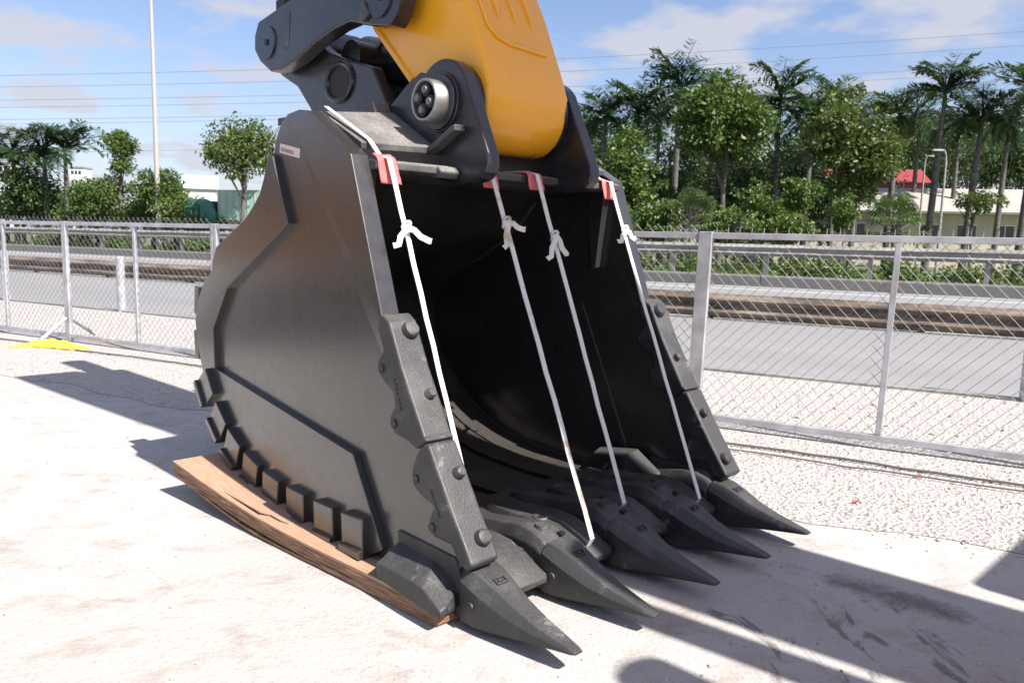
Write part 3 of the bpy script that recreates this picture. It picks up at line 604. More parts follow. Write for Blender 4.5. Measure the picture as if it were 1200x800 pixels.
# ------------------------------------------------------------------ stick, links, cylinder (all in the bucket frame)
ST = empty('excavator_stick', BO, BANG); tag(ST, 'orange yellow excavator stick reaching down between the bucket ears', 'excavator arm')
pc = (-1.60, 2.43)
sp_ = [(-1.362, 2.44), (-1.345, 2.52), (-1.40, 2.66), (-1.545, 2.99), (-1.79, 3.45), (-2.55, 5.3), (-3.5, 5.3), (-3.05, 4.2), (-2.70, 3.4), (-2.42, 2.97), (-2.03, 2.60), (-1.88, 2.42)]
arc = [(pc[0] + 0.24 * math.cos(R(a)), pc[1] + 0.24 * math.sin(R(a))) for a in range(205, 361, 12)]
m = MB(); m.prism(sp_[:-1] + arc, -0.315, 0.315); m.build('stick_body', 'yellow', ST, bevel=0.035, seg=4, smooth='all')
m = MB(); m.tube([(pc[0], -0.352, pc[1]), (pc[0], 0.352, pc[1])], 0.215, 40); m.build('pin_seal', 'black_fr', ST, smooth=True)
# flange strips along the edges of the side face and the weld rib on the front face
for s_ in (-1, 1):
    m = MB(); m.tube([(-2.045, s_ * 0.305, 2.62), (-2.42, s_ * 0.305, 2.975), (-2.70, s_ * 0.305, 3.4)], 0.028, 6); m.build('edge_rib', 'yellow', ST, smooth=True)
def fpt(t, w, up=0.006):           # point on the sloping front face: t = height z
    f = -1.40 - (t - 2.66) * (0.145 / 0.33) if t < 2.99 else -1.545 - (t - 2.99) * (0.245 / 0.46)
    return (f + up, w, t + up * 0.5)
rib = [fpt(3.5, -0.235), fpt(3.05, -0.235), fpt(2.86, -0.22), fpt(2.80, -0.17), fpt(2.775, -0.08), fpt(2.76, 0.2)]
m = MB(); m.tube(rib, 0.011, 6); m.build('weld_rib', 'yellow', ST, smooth=True)
for w in (-0.11, 0.02, 0.15):
    m = MB(); m.loft([[fpt(z, w - h, -0.01), fpt(z, w + h, -0.01), fpt(z, w + h * .6, 0.015 * q), fpt(z, w - h * .6, 0.015 * q)] for z, h, q in ((2.90, 0.006, .2), (2.97, 0.022, 1), (3.15, 0.034, 1), (3.5, 0.04, 1))]); m.build('front_rib', 'yellow', ST, bevel=0.006, smooth=True)
# side links
lp = [(-3.74, 3.12), (-3.68, 3.21), (-3.2, 3.27), (-2.7, 3.38), (-2.25, 3.34)] + [(-2.11 + 0.2 * math.cos(R(a)), 3.07 + 0.2 * math.sin(R(a))) for a in range(80, -61, -20)] + [(-2.2, 2.93), (-2.45, 2.995), (-2.62, 2.985), (-2.85, 2.945), (-3.15, 2.86), (-3.36, 2.83), (-3.50, 2.84), (-3.66, 2.93), (-3.745, 3.02)]
for s_, lab in ((-1, 'black steel side link above the near side plate, pinned to the stick'), (1, 'black steel side link on the far side of the stick')):
    e = empty('side_link', BO, BANG); tag(e, lab, 'link arm', 'linkage side arms')
    m = MB(); m.prism(lp, s_ * 0.50, s_ * 0.385); m.build('link_bar', 'black_fr', e, bevel=0.014, seg=3)
    for (f, z, r_) in ((-3.52, 3.04, 0.115), (-2.11, 3.07, 0.12)):
        m = MB(); m.tube([(f, s_ * 0.495, z), (f, s_ * 0.512, z)], [r_, r_ * .96], 32); p_ = m.build('pin_cover', 'black_fr', e, smooth=True)
        m = MB(); m.tube([(f, s_ * 0.51, z), (f, s_ * 0.52, z)], 0.022, 12); m.build('grease_plug', 'dark', p_)
    m = MB(); m.prism([(-3.27, 2.95), (-3.22, 2.97), (-3.19, 3.20), (-3.24, 3.22)], s_ * 0.505, s_ * 0.49); m.build('stop_plate', 'shelf', e, bevel=0.004)
    m = MB(); m.prism([(-2.33, 2.98), (-2.27, 2.96), (-2.20, 2.99), (-2.28, 3.08)], s_ * 0.52, s_ * 0.49); m.build('lock_plate', 'shelf', e, bevel=0.004)
# power link between the side links and the bucket
e = empty('power_link', BO, BANG); tag(e, 'wide black power link with a cross tube behind the stick', 'link arm')
for s_ in (-1, 1):
    m = MB(); m.prism([(-3.70, 3.10), (-3.74, 2.93), (-3.60, 2.84), (-3.38, 2.74), (-3.2, 2.57), (-3.05, 2.38), (-2.9, 2.25), (-2.35, 2.25), (-2.25, 2.50), (-2.42, 2.75), (-2.70, 2.83), (-2.95, 2.92), (-3.25, 3.10), (-3.50, 3.2)], s_ * 0.355, s_ * 0.27); m.build('link_plate', 'black_fr', e, bevel=0.012)
    m = MB(); q = [(-2.80 + 0.16 * math.cos(R(a)), s_ * 0.358, 2.70 + 0.12 * math.sin(R(a))) for a in range(0, 361, 15)]; m.tube(q, 0.02, 8); hr = m.build('hole_rim', 'black_fr', e, smooth=True)
    m = MB(); m.prism([(-2.80 + 0.15 * math.cos(R(a)), 2.70 + 0.11 * math.sin(R(a))) for a in range(0, 360, 15)], s_ * 0.35, s_ * 0.3575); m.build('hole_shade_disc', 'dark', hr)  # solid black disc, painted shade in place of an opening
m = MB(); m.prism([(-3.62, 3.02), (-3.62, 2.92), (-3.3, 2.72), (-3.0, 2.40), (-2.5, 2.35), (-2.4, 2.55), (-2.95, 2.65), (-3.3, 3.0)], -0.27, 0.27); m.build('link_web', 'black_fr', e, bevel=0.01)
m = MB(); m.tube([(-2.78, -0.29, 2.86), (-2.78, 0.29, 2.86)], 0.12, 28); m.build('cross_tube', 'black_fr', e, smooth=True)
m = MB(); m.tube([(-3.0, 0.0, 2.96), (-2.3, 0.0, 2.80)], 0.13, 28); m.tube([(-2.74, 0, 2.9), (-2.7, 0, 2.89)], 0.145, 28); m.build('cross_tube', 'black_fr', e, smooth=True)
e = empty('bucket_cylinder', BO, BANG); tag(e, 'hydraulic bucket cylinder rod and hoses above the side link', 'hydraulic cylinder')
m = MB(); m.tube([(-3.52, 0, 3.04), (-3.80, -0.02, 3.6), (-4.1, -0.02, 4.2)], 0.085, 28); m.build('rod', 'chrome', e, smooth=True)
m = MB(); m.tube([(-3.52, -0.2, 3.04), (-3.52, 0.2, 3.04)], 0.17, 28); m.build('rod_eye', 'black_fr', e, smooth=True)
m = MB(); m.tube([(-4.1, -0.02, 4.2), (-4.5, -0.02, 5.2)], 0.15, 24); m.build('barrel', 'yellow', e, smooth=True)
m = MB(); m.tube([(-3.86, -0.18, 3.42), (-3.95, -0.18, 3.50), (-4.05, -0.17, 3.62), (-4.2, -0.15, 4.2)], 0.035, 10); m.box(-3.93, -3.80, -0.23, -0.13, 3.38, 3.46); m.build('hose', 'rubber', e, smooth=True)

# the rest of the machine, standing out of the picture to the right: it shades the middle of the bucket
EX = empty('excavator', BO, BANG); tag(EX, 'yellow excavator whose boom reaches over the bucket from outside the picture', 'excavator')
bp = [(-3.3, -0.45, 5.4), (-1.0, -0.1, 5.65), (1.0, 0.26, 5.35), (2.5, 0.6, 4.85), (3.7, 0.75, 4.6), (5.0, 0.9, 4.25), (9.0, 1.0, 2.4)]
m = MB(); secs = []
for i, p in enumerate(bp):
    hw = [0.33, 0.4, 0.5, 0.55, 0.56, 0.52, 0.5][i]; hh_ = [0.3, 0.42, 0.5, 0.5, 0.48, 0.45, 0.35][i]
    secs.append([(p[0], p[1] - hw, p[2] - hh_), (p[0], p[1] + hw, p[2] - hh_), (p[0], p[1] + hw, p[2] + hh_), (p[0], p[1] - hw, p[2] + hh_)])
m.loft(secs); m.build('boom', 'yellow', EX, bevel=0.03)
m = MB(); m.tube([(2.9, -0.1, 4.0), (4.3, 0.11, 3.75), (8.2, 0.35, 2.3)], 0.11, 20); m.build('boom_cylinder', 'yellow', EX, smooth=True)
m = MB(); m.tube([(3.6, -0.43, 3.85), (4.6, -0.39, 3.65), (8.2, -0.2, 2.2)], 0.14, 20); m.build('boom_cylinder', 'yellow', EX, smooth=True)
m = MB(); m.prism([(3.5, 3.1), (5.2, 3.1), (5.3, 1.3), (3.4, 1.3), (3.35, 2.0)], 1.43, 2.7); m.build('cab', 'yellow', EX, bevel=0.06)
m = MB(); m.prism([(5.4, 1.2), (10.2, 1.2), (10.2, 2.5), (5.4, 2.3)], -1.4, 2.5); m.build('house', 'yellow', EX, bevel=0.06)
for s_ in (-1.35, 1.75):
    m = MB(); m.prism([(3.6, 0.35), (4.0, 0.02), (9.6, 0.02), (10, 0.35), (10, 0.7), (9.6, 1.0), (4.0, 1.0), (3.6, 0.7)], s_, s_ + 0.7); m.build('track', 'rubber', EX, bevel=0.04)

# a second machine parked to the left of the yard, out of the picture
E2 = empty('second_excavator', (-10.2, 6.2, 0), R(68)); tag(E2, 'yellow excavator parked in the yard beyond the left edge of the picture', 'excavator')
for s_ in (-1.6, 0.9):
    m = MB(); m.prism([(-2.6, 0.35), (-2.2, 0.02), (2.2, 0.02), (2.6, 0.35), (2.6, 0.7), (2.2, 1.0), (-2.2, 1.0), (-2.6, 0.7)], s_, s_ + 0.7); t_ = m.build('track', 'rubber', E2, bevel=0.04)
    for x in range(-2, 3): m = MB(); m.tube([(x, s_ - 0.02, .3), (x, s_ + .72, .3)], 0.2, 16); m.build('roller', 'black_fr', t_, smooth=True)
m = MB(); m.prism([(-3.0, 1.25), (-3.2, 1.6), (-3.2, 2.5), (-2.9, 2.7), (1.2, 2.6), (1.3, 1.25)], -1.6, 1.6); m.build('house', 'oldyellow', E2, bevel=0.08)
m = MB(); m.prism([(1.32, 1.25), (1.32, 3.1), (2.4, 3.1), (2.9, 2.2), (2.8, 1.25)], -1.6, -0.4); cb = m.build('cab', 'oldyellow', E2, bevel=0.06)
m = MB(); m.prism([(1.55, 2.1), (1.55, 2.95), (2.3, 2.95), (2.65, 2.2)], -1.62, -1.59); m.build('window', 'winglass', cb)
m = MB(); m.loft([[(x, y, z + d) for y, d in ((-.1, -h), (.5, -h), (.5, h), (-.1, h))] for x, z, h in ((1.3, 1.9, .3), (0.2, 3.6, .4), (-2.6, 4.3, .3))]); m.build('boom', 'oldyellow', E2, bevel=0.04)

# ------------------------------------------------------------------ straps, red pads
SL = ['white strap nearest the left side plate, tied with a bow knot', 'white strap with a knot left of centre, ending at the third tooth', 'white strap with a knot right of centre, inside the far half of the bucket', 'white strap along the front edge of the far side plate']
TOP = [(-1.47, -0.90, 2.093), (-1.452, -0.235, 2.088), (-1.452, 0.13, 2.088), (-1.452, 0.80, 2.088)]
BOT = [(-0.885, -0.745, 0.245), (-0.568, -0.255, 0.205), (-0.74, 0.215, 0.24), (-0.57, 0.715, 0.205)]
REAR = [(-1.98, -0.935, 2.385), (-2.0, -0.33, 2.09), (-2.0, -0.02, 2.09), (-2.0, 0.66, 2.42)]
KN = [0.185, 0.155, 0.195, 0.165]
for j in range(4):
    e = empty('tie_strap', BO, BANG); tag(e, SL[j], 'strap', 'white straps tied across the bucket mouth')
    T_, B_, Q_ = Vector(TOP[j]), Vector(BOT[j]), Vector(REAR[j])
    a_ = T_ + (B_ - T_) * 0.012 + Vector((0.022, 0, 0.012))
    rr = random.Random(20 + j); n_ = 14; pts = [Q_] + ([Vector((-1.60, T_.y - 0.008 + (0.0 if j == 0 else -0.04), 2.186))] if j in (0, 3) else []) + [T_ + Vector((-0.05, 0, 0.012))] + [a_ + (B_ - a_) * (i / n_) + Vector((rr.uniform(-.003, .003), rr.uniform(-.002, .002), 0)) for i in range(n_ + 1)] + [B_ + Vector((-0.03, 0, -0.05))]
    m = MB(); m.ribbon(pts, 0.029, 0.005, (0.15 * math.sin(j), 1, 0)); m.build('band', 'strap', e)
    kp = a_ + (B_ - a_) * KN[j]
    m = MB()
    for q in range(3):
        ang = q * 1.1; ring = [kp + Vector((0.012 * math.sin(t_) + 0.012, 0.022 * math.cos(t_), 0.02 * math.sin(t_ + ang) + (q - 1) * 0.011)) for t_ in [2 * PI * i / 14 for i in range(15)]]
        m.tube(ring, 0.0085, 6)
    m.build('knot', 'strap', e, smooth=True)
    ends = [((-0.01, -0.10, -0.105), (0.05, 0.13, -0.075)), ((0.02, 0.13, -0.035), (0.0, -0.04, -0.16)), ((0.03, -0.12, -0.15), (0.03, 0.07, -0.13)), ((0.05, -0.17, -0.08), (0.0, 0.1, -0.06))][j]
    for d in ends:
        d = Vector(d) * 0.85; s0 = kp + Vector((0.03, 0, 0)); mid_ = s0 + d * 0.52 + Vector((0.004, -0.003, 0.003 - 0.012 * (d.y > 0)))
        m = MB(); m.ribbon([s0, s0 + d * 0.25 + Vector((0.006, -0.003, 0.004)), mid_, s0 + d * 0.8 + Vector((0.01, 0.008, -0.012)), s0 + d], 0.03, 0.003, d.cross(Vector((0.75, -0.6, 0.12)))); m.build('loose_end', 'strap', e)
    # red cloth pad under the strap where it crosses the top lip
    rr = random.Random(40 + j); sx = [0.058, 0.056, 0.06, 0.056][j]
    def padf(u, v, T_=T_, sx=sx, rr=rr):
        l = v * [0.17, 0.19, 0.24, 0.26][j] - [0.04, 0.08, 0.14, 0.14][j]; w = (u - .5) * 2 * sx * (1 + 0.15 * (v - .5))
        wr = 0.006 * math.sin(u * 9 + j) + rr.uniform(-.004, .004)
        if l < 0: return (T_.x + 0.008 + l, T_.y + w, 2.089 + wr * .4 + (-l * 0.5 if j in (0,) else 0))
        return (T_.x + 0.010 + l * 0.2 + wr * .6, T_.y + w + l * 0.12, 2.089 - l)
    p = crumple(9, 12, padf).build('cloth_pad', 'red', frame=BF, smooth='all'); so = p.modifiers.new('thickness', 'SOLIDIFY'); so.thickness = 0.005
    tag(p, ['red cloth pad under the strap nearest the left side plate', 'red cloth pad on the top lip beside the near ear', 'red cloth pad on the top lip between the two ears', 'red cloth pad on the top lip at the far side plate'][j], 'cloth pad', 'red cloth pads on the top lip')

# ------------------------------------------------------------------ plywood stack under the near side
PL = empty('plywood_stack', BO, BANG); tag(PL, 'bent stack of tan plywood sheets wedged under the near side of the bucket', 'plywood')
tops = [(-3.12, 0.24), (-2.85, 0.2), (-2.6, 0.168), (-2.35, 0.14), (-2.1, 0.12), (-1.8, 0.106), (-1.5, 0.1), (-1.1, 0.096), (-0.66, 0.094)]
def topz(f):
    for a, b in zip(tops, tops[1:]):
        if a[0] <= f <= b[0]: return a[1] + (b[1] - a[1]) * (f - a[0]) / (b[0] - a[0])
    return tops[0][1] if f < tops[0][0] else tops[-1][1]
nl = 7; rr = random.Random(9)
for i in range(nl):
    th = 0.0125; m = MB(); secs = []
    f0 = -3.12 + (0, 0.01, 0.0, 0.012, 0.004, 0.02, 0.06)[i]; f1 = -0.66 - (0, 0.004, 0.0, 0.006, 0.002, 0.0, 0.01)[i]; ns = 24; jit = rr.uniform(-.0025, .0025)
    for q in range(ns + 1):
        f = f0 + (f1 - f0) * q / ns; zt = topz(f) - i * 0.0128
        if i == nl - 1: zt -= 0.02 * max(0, math.sin(PI * min(1, max(0, (f + 3.0) / 1.6)))) ** 2     # lowest sheet has split away
        zt = max(zt, 0.004 + (nl - i) * 0.0128); wn = -1.165 + 0.095 * (f + 0.66) + jit + rr.uniform(-.002, .002)
        secs.append([(f, wn, zt - th), (f, -0.62, zt - th), (f, -0.62, zt), (f, wn, zt)])
    m.loft(secs); m.build('plywood_sheet', 'ply' if i == 0 else 'plyedge', PL)
m = MB(); ws = -1.165 + 0.095 * (-2.4 + 0.66)
for (f0, f1, w0, w1, lift) in ((-2.55, -2.15, ws + 0.02, ws + 0.10, 0.02), (-2.35, -2.0, ws + 0.07, ws + 0.12, 0.012)):
    vs_ = [(f0, w0, topz(f0) + .003), (f1, w0 + .03, topz(f1) + lift), (f1 + .06, w1, topz(f1) + .004), (f0 + .03, w1, topz(f0) + .006)]
    m.add(vs_ + [(v[0], v[1], v[2] - .006) for v in vs_], [(0, 1, 2, 3), (7, 6, 5, 4), (0, 4, 5, 1), (1, 5, 6, 2), (2, 6, 7, 3), (3, 7, 4, 0)])
m.build('splinter', 'ply', PL)

# ------------------------------------------------------------------ background: buildings, poles, truck
def fixd(x, d): return d if x > 640 else max(d, 37.0 / (0.468 * (x - 600) / FPX + 0.884) + (x * 0.37) % 4)
def bgf(x, depth): return px2w(x, fixd(x, depth))
B1 = empty('long_building', bgf(1120, 72), R(-9)); tag(B1, 'long low cream building with a tan sheet roof behind the palms', 'building')
m = MB(); m.box(-18, 30, 0, 9, 0, 4.9); m.build('wall', 'wall', B1)
m = MB(); m.prism([(-18.6, 4.92), (30.6, 4.92), (30.6, 5.06), (-18.6, 5.06)], -1.2, 9.6); m.build('eaves', 'white', B1)
m = MB(); m.add([(-18.8, -1.3, 5.08), (30.8, -1.3, 5.08), (30.8, 4.5, 7.5), (-18.8, 4.5, 7.5), (-18.8, 10.3, 5.08), (30.8, 10.3, 5.08)], [(0, 1, 2, 3), (3, 2, 5, 4), (0, 3, 4), (1, 5, 2), (0, 4, 5, 1)]); rf = m.build('roof', 'roof', B1)
for i in range(14):
    x = -16.5 + i * 3.2
    m = MB(); m.box(x, x + 1.5, -0.05, 0.06, 2.5, 3.9); w = m.build('window', 'winglass', B1)
    m = MB(); m.box(x - .06, x + 1.56, -0.1, -0.055, 3.9, 3.98); m.box(x - .06, x + 1.56, -0.12, -0.055, 2.4, 2.5); m.box(x + .72, x + .78, -.09, -.055, 2.5, 3.9); m.build('frame', 'white', w)
B2 = empty('red_roofed_shed', bgf(1018, 80), R(-9)); tag(B2, 'shed with a bright red wall and roof glimpsed between the trees', 'building')
m = MB(); m.box(-4.4, 4.4, 0, 6, 0, 8.2); m.build('wall', 'redroof', B2)
m = MB(); m.add([(-4.8, -.5, 8.22), (4.8, -.5, 8.22), (4.8, 3, 9.8), (-4.8, 3, 9.8), (-4.8, 6.5, 8.22), (4.8, 6.5, 8.22)], [(0, 1, 2, 3), (3, 2, 5, 4), (0, 3, 4), (1, 5, 2), (0, 4, 5, 1)]); m.build('roof', 'redroof', B2)
B3 = empty('white_roofed_building', bgf(236, 75), R(20)); B3.scale = (0.55, 0.55, 1.0); tag(B3, 'distant building with a white gable roof above the green truck', 'building')
m = MB(); m.box(-2.6, 2.6, 0, 8, 0, 5.7); m.build('wall', 'white', B3)
m = MB(); m.add([(-3, -.5, 5.72), (3, -.5, 5.72), (3, 3.5, 7.1), (-3, 3.5, 7.1), (-3, 8, 5.72), (3, 8, 5.72)], [(0, 1, 2, 3), (3, 2, 5, 4), (0, 3, 4), (1, 5, 2), (0, 4, 5, 1)]); m.build('roof', NB('white_sheet').col((0.62, 0.72, 0.7)).rough(0.4).m, B3)
for (x, y0, dp, wd, lab) in ((8, 206, 260, 4.5, 'small far white tower block at the left edge'), (94, 209, 280, 4.5, 'small far white tower block between the left palms')):
    b = empty('tower_block', bgf(x, dp), 0); tag(b, lab, 'building', 'far white tower blocks'); h_ = CAM_H + (272 - y0 + 6) * dp / FPX
    m = MB(); m.box(-wd / 2, wd / 2, 0, 6, 0, h_); m.build('wall', 'white', b)
    m = MB(); m.box(-wd / 2 - .3, wd / 2 + .3, -.3, 6.3, h_ + .01, h_ + .5); m.build('roof', 'concrete', b)
    for r_ in range(3):
        for c_ in range(3):
            m = MB(); m.box(-wd / 2 + .4 + c_ * 1.3, -wd / 2 + 1.3 + c_ * 1.3, -.05, .05, h_ - 2.2 - r_ * 3.2, h_ - 0.9 - r_ * 3.2); m.build('window', 'winglass', b)
def ztop(x, y, depth):
    depth = fixd(x, depth)
    return CAM_H + (400 - 910 * math.tan(PITCH) + (x - 600) * math.tan(ROLL) - y) * depth / FPX * 1.0
m = MB(); m.tube([(0, 0, 0), (0, 0, 8), (0, 0, 20)], [0.2, 0.16, 0.09], 16); pe = empty('tall_mast', bgf(187, 42)); m.build('pole', 'polewhite', pe, smooth=True)
m = MB(); m.box(-.35, .35, -.35, .35, 0, 0.25); m.build('base', 'concrete', pe); tag(pe, 'tall pale mast rising out of the picture at left', 'pole')
def lamp(x, ytop, depth, arm, lab, mat='rail'):
    e = empty('street_lamp', bgf(x, depth)); z = ztop(x, ytop, depth); tag(e, lab, 'street lamp', 'street lamps')
    m = MB(); pts = [(0, 0, 0), (0, 0, z - 0.7), (arm * .15, 0, z - .25), (arm * .5, 0, z), (arm, 0, z)]; m.tube(pts, [0.09, 0.06, 0.05, 0.045, 0.04], 10); m.build('pole', mat, e, smooth=True)
    m = MB(); m.loft([[(arm + q * (1 if arm > 0 else -1), y_ * s2, z + dz_) for y_, dz_ in ((-.12, -.03), (.12, -.03), (.1, .06), (-.1, .06))] for q, s2 in ((-.05, .5), (.15, 1), (.5, .9), (.6, .4))]); m.build('lamp_head', mat, e)
lamp(1092, 180, 46, -0.28, 'grey street lamp with a short arm in front of the palms')
lamp(1068, 186, 60, 0.25, 'grey street lamp behind the palm trunks')
lamp(147, 201, 45, -0.6, 'curved grey street lamp among the left trees')
# green tanker truck and container
TR = empty('green_truck', bgf(236, 47) + Vector((0, 0, 0.45)), R(-18)); TR.scale = (1.05, 1.05, 1.15); tag(TR, 'dusty green tank truck parked beyond the left hedge', 'truck')
m = MB(); m.tube([(-1.3, 0, 2.25), (-1.2, 0, 2.25), (0.5, 0, 2.25), (0.6, 0, 2.25)], [0.6, 0.85, 0.85, 0.7], 24); m.build('tank', 'green', TR, smooth=True)
for x in (-0.9, -.1): m = MB(); m.tube([(x, 0, 2.25), (x + .1, 0, 2.25)], 0.875, 24); m.build('tank_band', 'galv', TR, smooth=True)
m = MB(); m.prism([(0.75, 1.2), (0.75, 2.95), (1.7, 2.95), (2.0, 2.2), (2.05, 1.2)], -1, 1); cb = m.build('cab', 'green', TR, bevel=0.05)
m = MB(); m.prism([(1.72, 2.85), (1.96, 2.25), (1.98, 2.26), (1.74, 2.86)], -.85, .85); m.build('windscreen', 'winglass', cb)
m = MB(); m.box(-1.6, 2.1, -.9, .9, 0.9, 1.19); m.build('chassis', 'rubber', TR)
for x in (-1.0, 1.4):
    for s_ in (-1, 1):
        m = MB(); m.tube([(x, s_ * .75, .5), (x, s_ * 1.0, .5)], 0.5, 20); w = m.build('wheel', 'rubber', TR, smooth=True); m = MB(); m.tube([(x, s_ * 1.0, .5), (x, s_ * 1.01, .5)], 0.25, 16); m.build('rim', 'galv', w)
CT = empty('site_shed', bgf(279, 45), R(-14)); CT.scale = (1.25, 1.25, 1.3); tag(CT, 'pale green sheet shed over a dark tarpaulin wall beside the truck', 'shed')
m = MB(); m.box(-1.25, 3.2, 0, 2.4, 1.95, 3.55); m.build('upper_wall', 'palegreen', CT)
m = MB(); m.box(-1.25, 3.2, -.08, 2.4, 0, 1.92); m.build('tarpaulin', 'tarp_dark', CT, bevel=0.02)
for i in range(10):
    m = MB(); m.box(-1.2 + i * .45, -1.14 + i * .45, -.03, -.002, 1.96, 3.55); m.build('sheet_rib', 'palegreen', CT)
# overhead cables, running across behind the trees
for i, (yl, yr, sagp) in enumerate(((100, 22, 8), (112, 38, 8), (126, 62, 7), (134, 70, 7), (147, 92, 6), (152, 96, 6), (186, 128, 5))):
    dp = 95 + i * 3; pts = []
    for t_ in range(25):
        u = t_ / 24; x = -250 + u * 1800; y = yl + (yr - yl) * u + math.sin(PI * u) * sagp * 2.2
        d = dp - 12 * (u - .5); pts.append(px2w(x, d, ztop(x, y, d)))
    m = MB(); m.tube(pts, 0.028, 4, caps=False); tag(m.build('power_cable', 'cable'), ['thin power cable, highest across the sky', 'thin power cable, second from the top', 'thin power cable, third from the top', 'thin power cable, fourth from the top', 'thin power cable, fifth from the top', 'thin power cable, sixth from the top', 'thin power cable, lowest across the sky'][i], 'power cable', 'overhead power cables')

# ------------------------------------------------------------------ trees
def leaf(m, p, d, nrm, L, Wd_):
    d = d.normalized(); s_ = d.cross(nrm)
    if s_.length < 1e-3: s_ = d.orthogonal()
    s_.normalize(); q = p + d * (L * .55)
    m.add([p, q - s_ * Wd_ * .5, p + d * L, q + s_ * Wd_ * .5], [(0, 1, 2, 3)])
def rdir(rr):
    z = rr.uniform(-1, 1); a = rr.uniform(0, 2 * PI); r_ = math.sqrt(1 - z * z); return Vector((r_ * math.cos(a), r_ * math.sin(a), z))
def crown(rr, c, rx, rz, nclump, nleaf, L, mat, name='crown', parent=None, hollow=0.45, cs=0.30, squash=0.75):
    m = MB(); lobes = []
    for _ in range(9):
        d = rdir(rr); t_ = rr.uniform(.35, .62); lobes.append((Vector((d.x * rx * t_, d.y * rx * t_, d.z * rz * t_)), rr.uniform(.38, .6)))
    for _ in range(nclump):
        lc, lr = rr.choice(lobes); d = rdir(rr); t_ = (hollow + (1 - hollow) * rr.random() ** .6) * lr; cc = Vector(c) + lc + Vector((d.x * rx * t_, d.y * rx * t_, d.z * rz * t_)); cr_ = rx * cs * rr.uniform(.5, 1.2)
        for _ in range(nleaf):
            e_ = rdir(rr); p = cc + Vector((e_.x, e_.y, e_.z * squash)) * cr_ * rr.random() ** .45
            dd = (e_ + Vector((0, 0, -.35)) + rdir(rr) * .7); leaf(m, p, dd, rdir(rr) + Vector((0, 0, .8)), L * rr.uniform(.6, 1.3), L * rr.uniform(.4, .7))
    return m.build(name, mat, parent)
def trunk(rr, h, r0, limbs, cr_c, parent, mat='bark', fork=0.55):
    m = MB(); pts = [Vector((rr.uniform(-.05, .05) * i, rr.uniform(-.05, .05) * i, h * i / 5)) for i in range(6)]; m.tube(pts, [r0 * (1 - .09 * i) for i in range(6)], 10)
    for _ in range(limbs):
        p = pts[3] + (pts[5] - pts[3]) * rr.random(); a = rr.uniform(0, 6.28); q = Vector(cr_c[0]) + Vector((math.cos(a) * cr_c[1] * .65, math.sin(a) * cr_c[1] * .65, rr.uniform(-.3, .6) * cr_c[2]))
        m.tube([p, p.lerp(q, .5) + Vector((0, 0, .15 * cr_c[2])), q], [r0 * .45, r0 * .28, r0 * .08], 6)
    return m.build('trunk', mat, parent, smooth=True)
def tree(x, ytop, ybot, wpx, depth, lab, seed, mat='leaf', nclump=70, nleaf=46, L=0.3, group=None, trunk_r=0.2, cat='tree', name='broadleaf_tree', cs=0.3, hollow=.45):
    depth = fixd(x, depth)
    rr = random.Random(seed); zt = ztop(x, ytop, depth); zb = max(0.3, ztop(x, ybot, depth)); rx = wpx * depth / FPX / 2; rz = (zt - zb) / 2; cz = (zt + zb) / 2
    e = empty(name, bgf(x, depth), rr.uniform(0, 6)); tag(e, lab, cat, group)
    crown(rr, (0, 0, cz), rx * (1.3 if depth > 59 else 1.06), rz * 1.0, int(nclump * 1.25), int(nleaf * 1.25), L * 1.1, mat, parent=e, cs=cs, hollow=hollow)
    trunk(rr, max(.4, cz), trunk_r, 7, ((0, 0, cz), rx, rz), e); return e
def frond(m, rr, base, az, el, Lf, droop, leafL, nl=20, wide=0.11):
    pts = []; p = Vector(base); a = el; st = Lf / 10
    for i in range(11):
        pts.append(p.copy()); p = p + Vector((math.cos(az) * math.cos(a), math.sin(az) * math.cos(a), math.sin(a))) * st; a -= droop / 10 * (0.6 + i * .09)
    m.tube(pts[:10:3] + [pts[10]], [.05, .04, .03, .02, .01], 3, caps=False)
    for k_ in range(nl):
        t_ = 1.2 + 8.6 * k_ / nl; i = int(t_); q = pts[i].lerp(pts[i + 1], t_ - i); tg = (pts[i + 1] - pts[i]).normalized(); sd = tg.cross(Vector((0, 0, 1))).normalized()
        ll = leafL * math.sin(PI * (0.12 + .8 * k_ / nl)) ** .6
        for s_ in (-1, 1):
            d = (sd * s_ + tg * .55 + Vector((0, 0, rr.uniform(-.65, .35)))).normalized(); leaf(m, q, d, Vector((0, 0, 1)) + tg * .3, ll * rr.uniform(.85, 1.15), wide)
def palm(x, ytop, depth, lab, seed, spread=30, nfr=17, lean=0.0, group='royal palms beyond the road'):
    depth = fixd(x, depth)
    rr = random.Random(seed); zt = ztop(x, ytop, depth); Lf = spread * depth / FPX * 1.5; zc = zt - Lf * .74 - .7
    e = empty('palm_tree', bgf(x, depth), 0); tag(e, lab, 'palm tree', group); lx = lean * zc
    m = MB(); pts = [Vector((lx * (i / 6) ** 1.3 - lx, 0, zc * i / 6)) for i in range(7)]; m.tube(pts, [.26, .22, .21, .21, .2, .17, .13], 12); m.build('trunk', 'palmbark', e, smooth=True)
    m = MB(); m.tube([(0, 0, zc - .1), (0, 0, zc + .5), (0, 0, zc + 1.1)], [.14, .15, .07], 10); m.build('crownshaft', 'palm', e, smooth=True)
    m = MB()
    for i in range(nfr):
        el = R(rr.uniform(-18, 84)) if i > 3 else R(rr.uniform(60, 86)); frond(m, rr, (0, 0, zc + .9), 2.4 * i + rr.uniform(-.3, .3), el, Lf * rr.uniform(.85, 1.1), R(rr.uniform(60, 125)), Lf * .3, 30, 0.14)
    m.build('crown', 'palm', e)
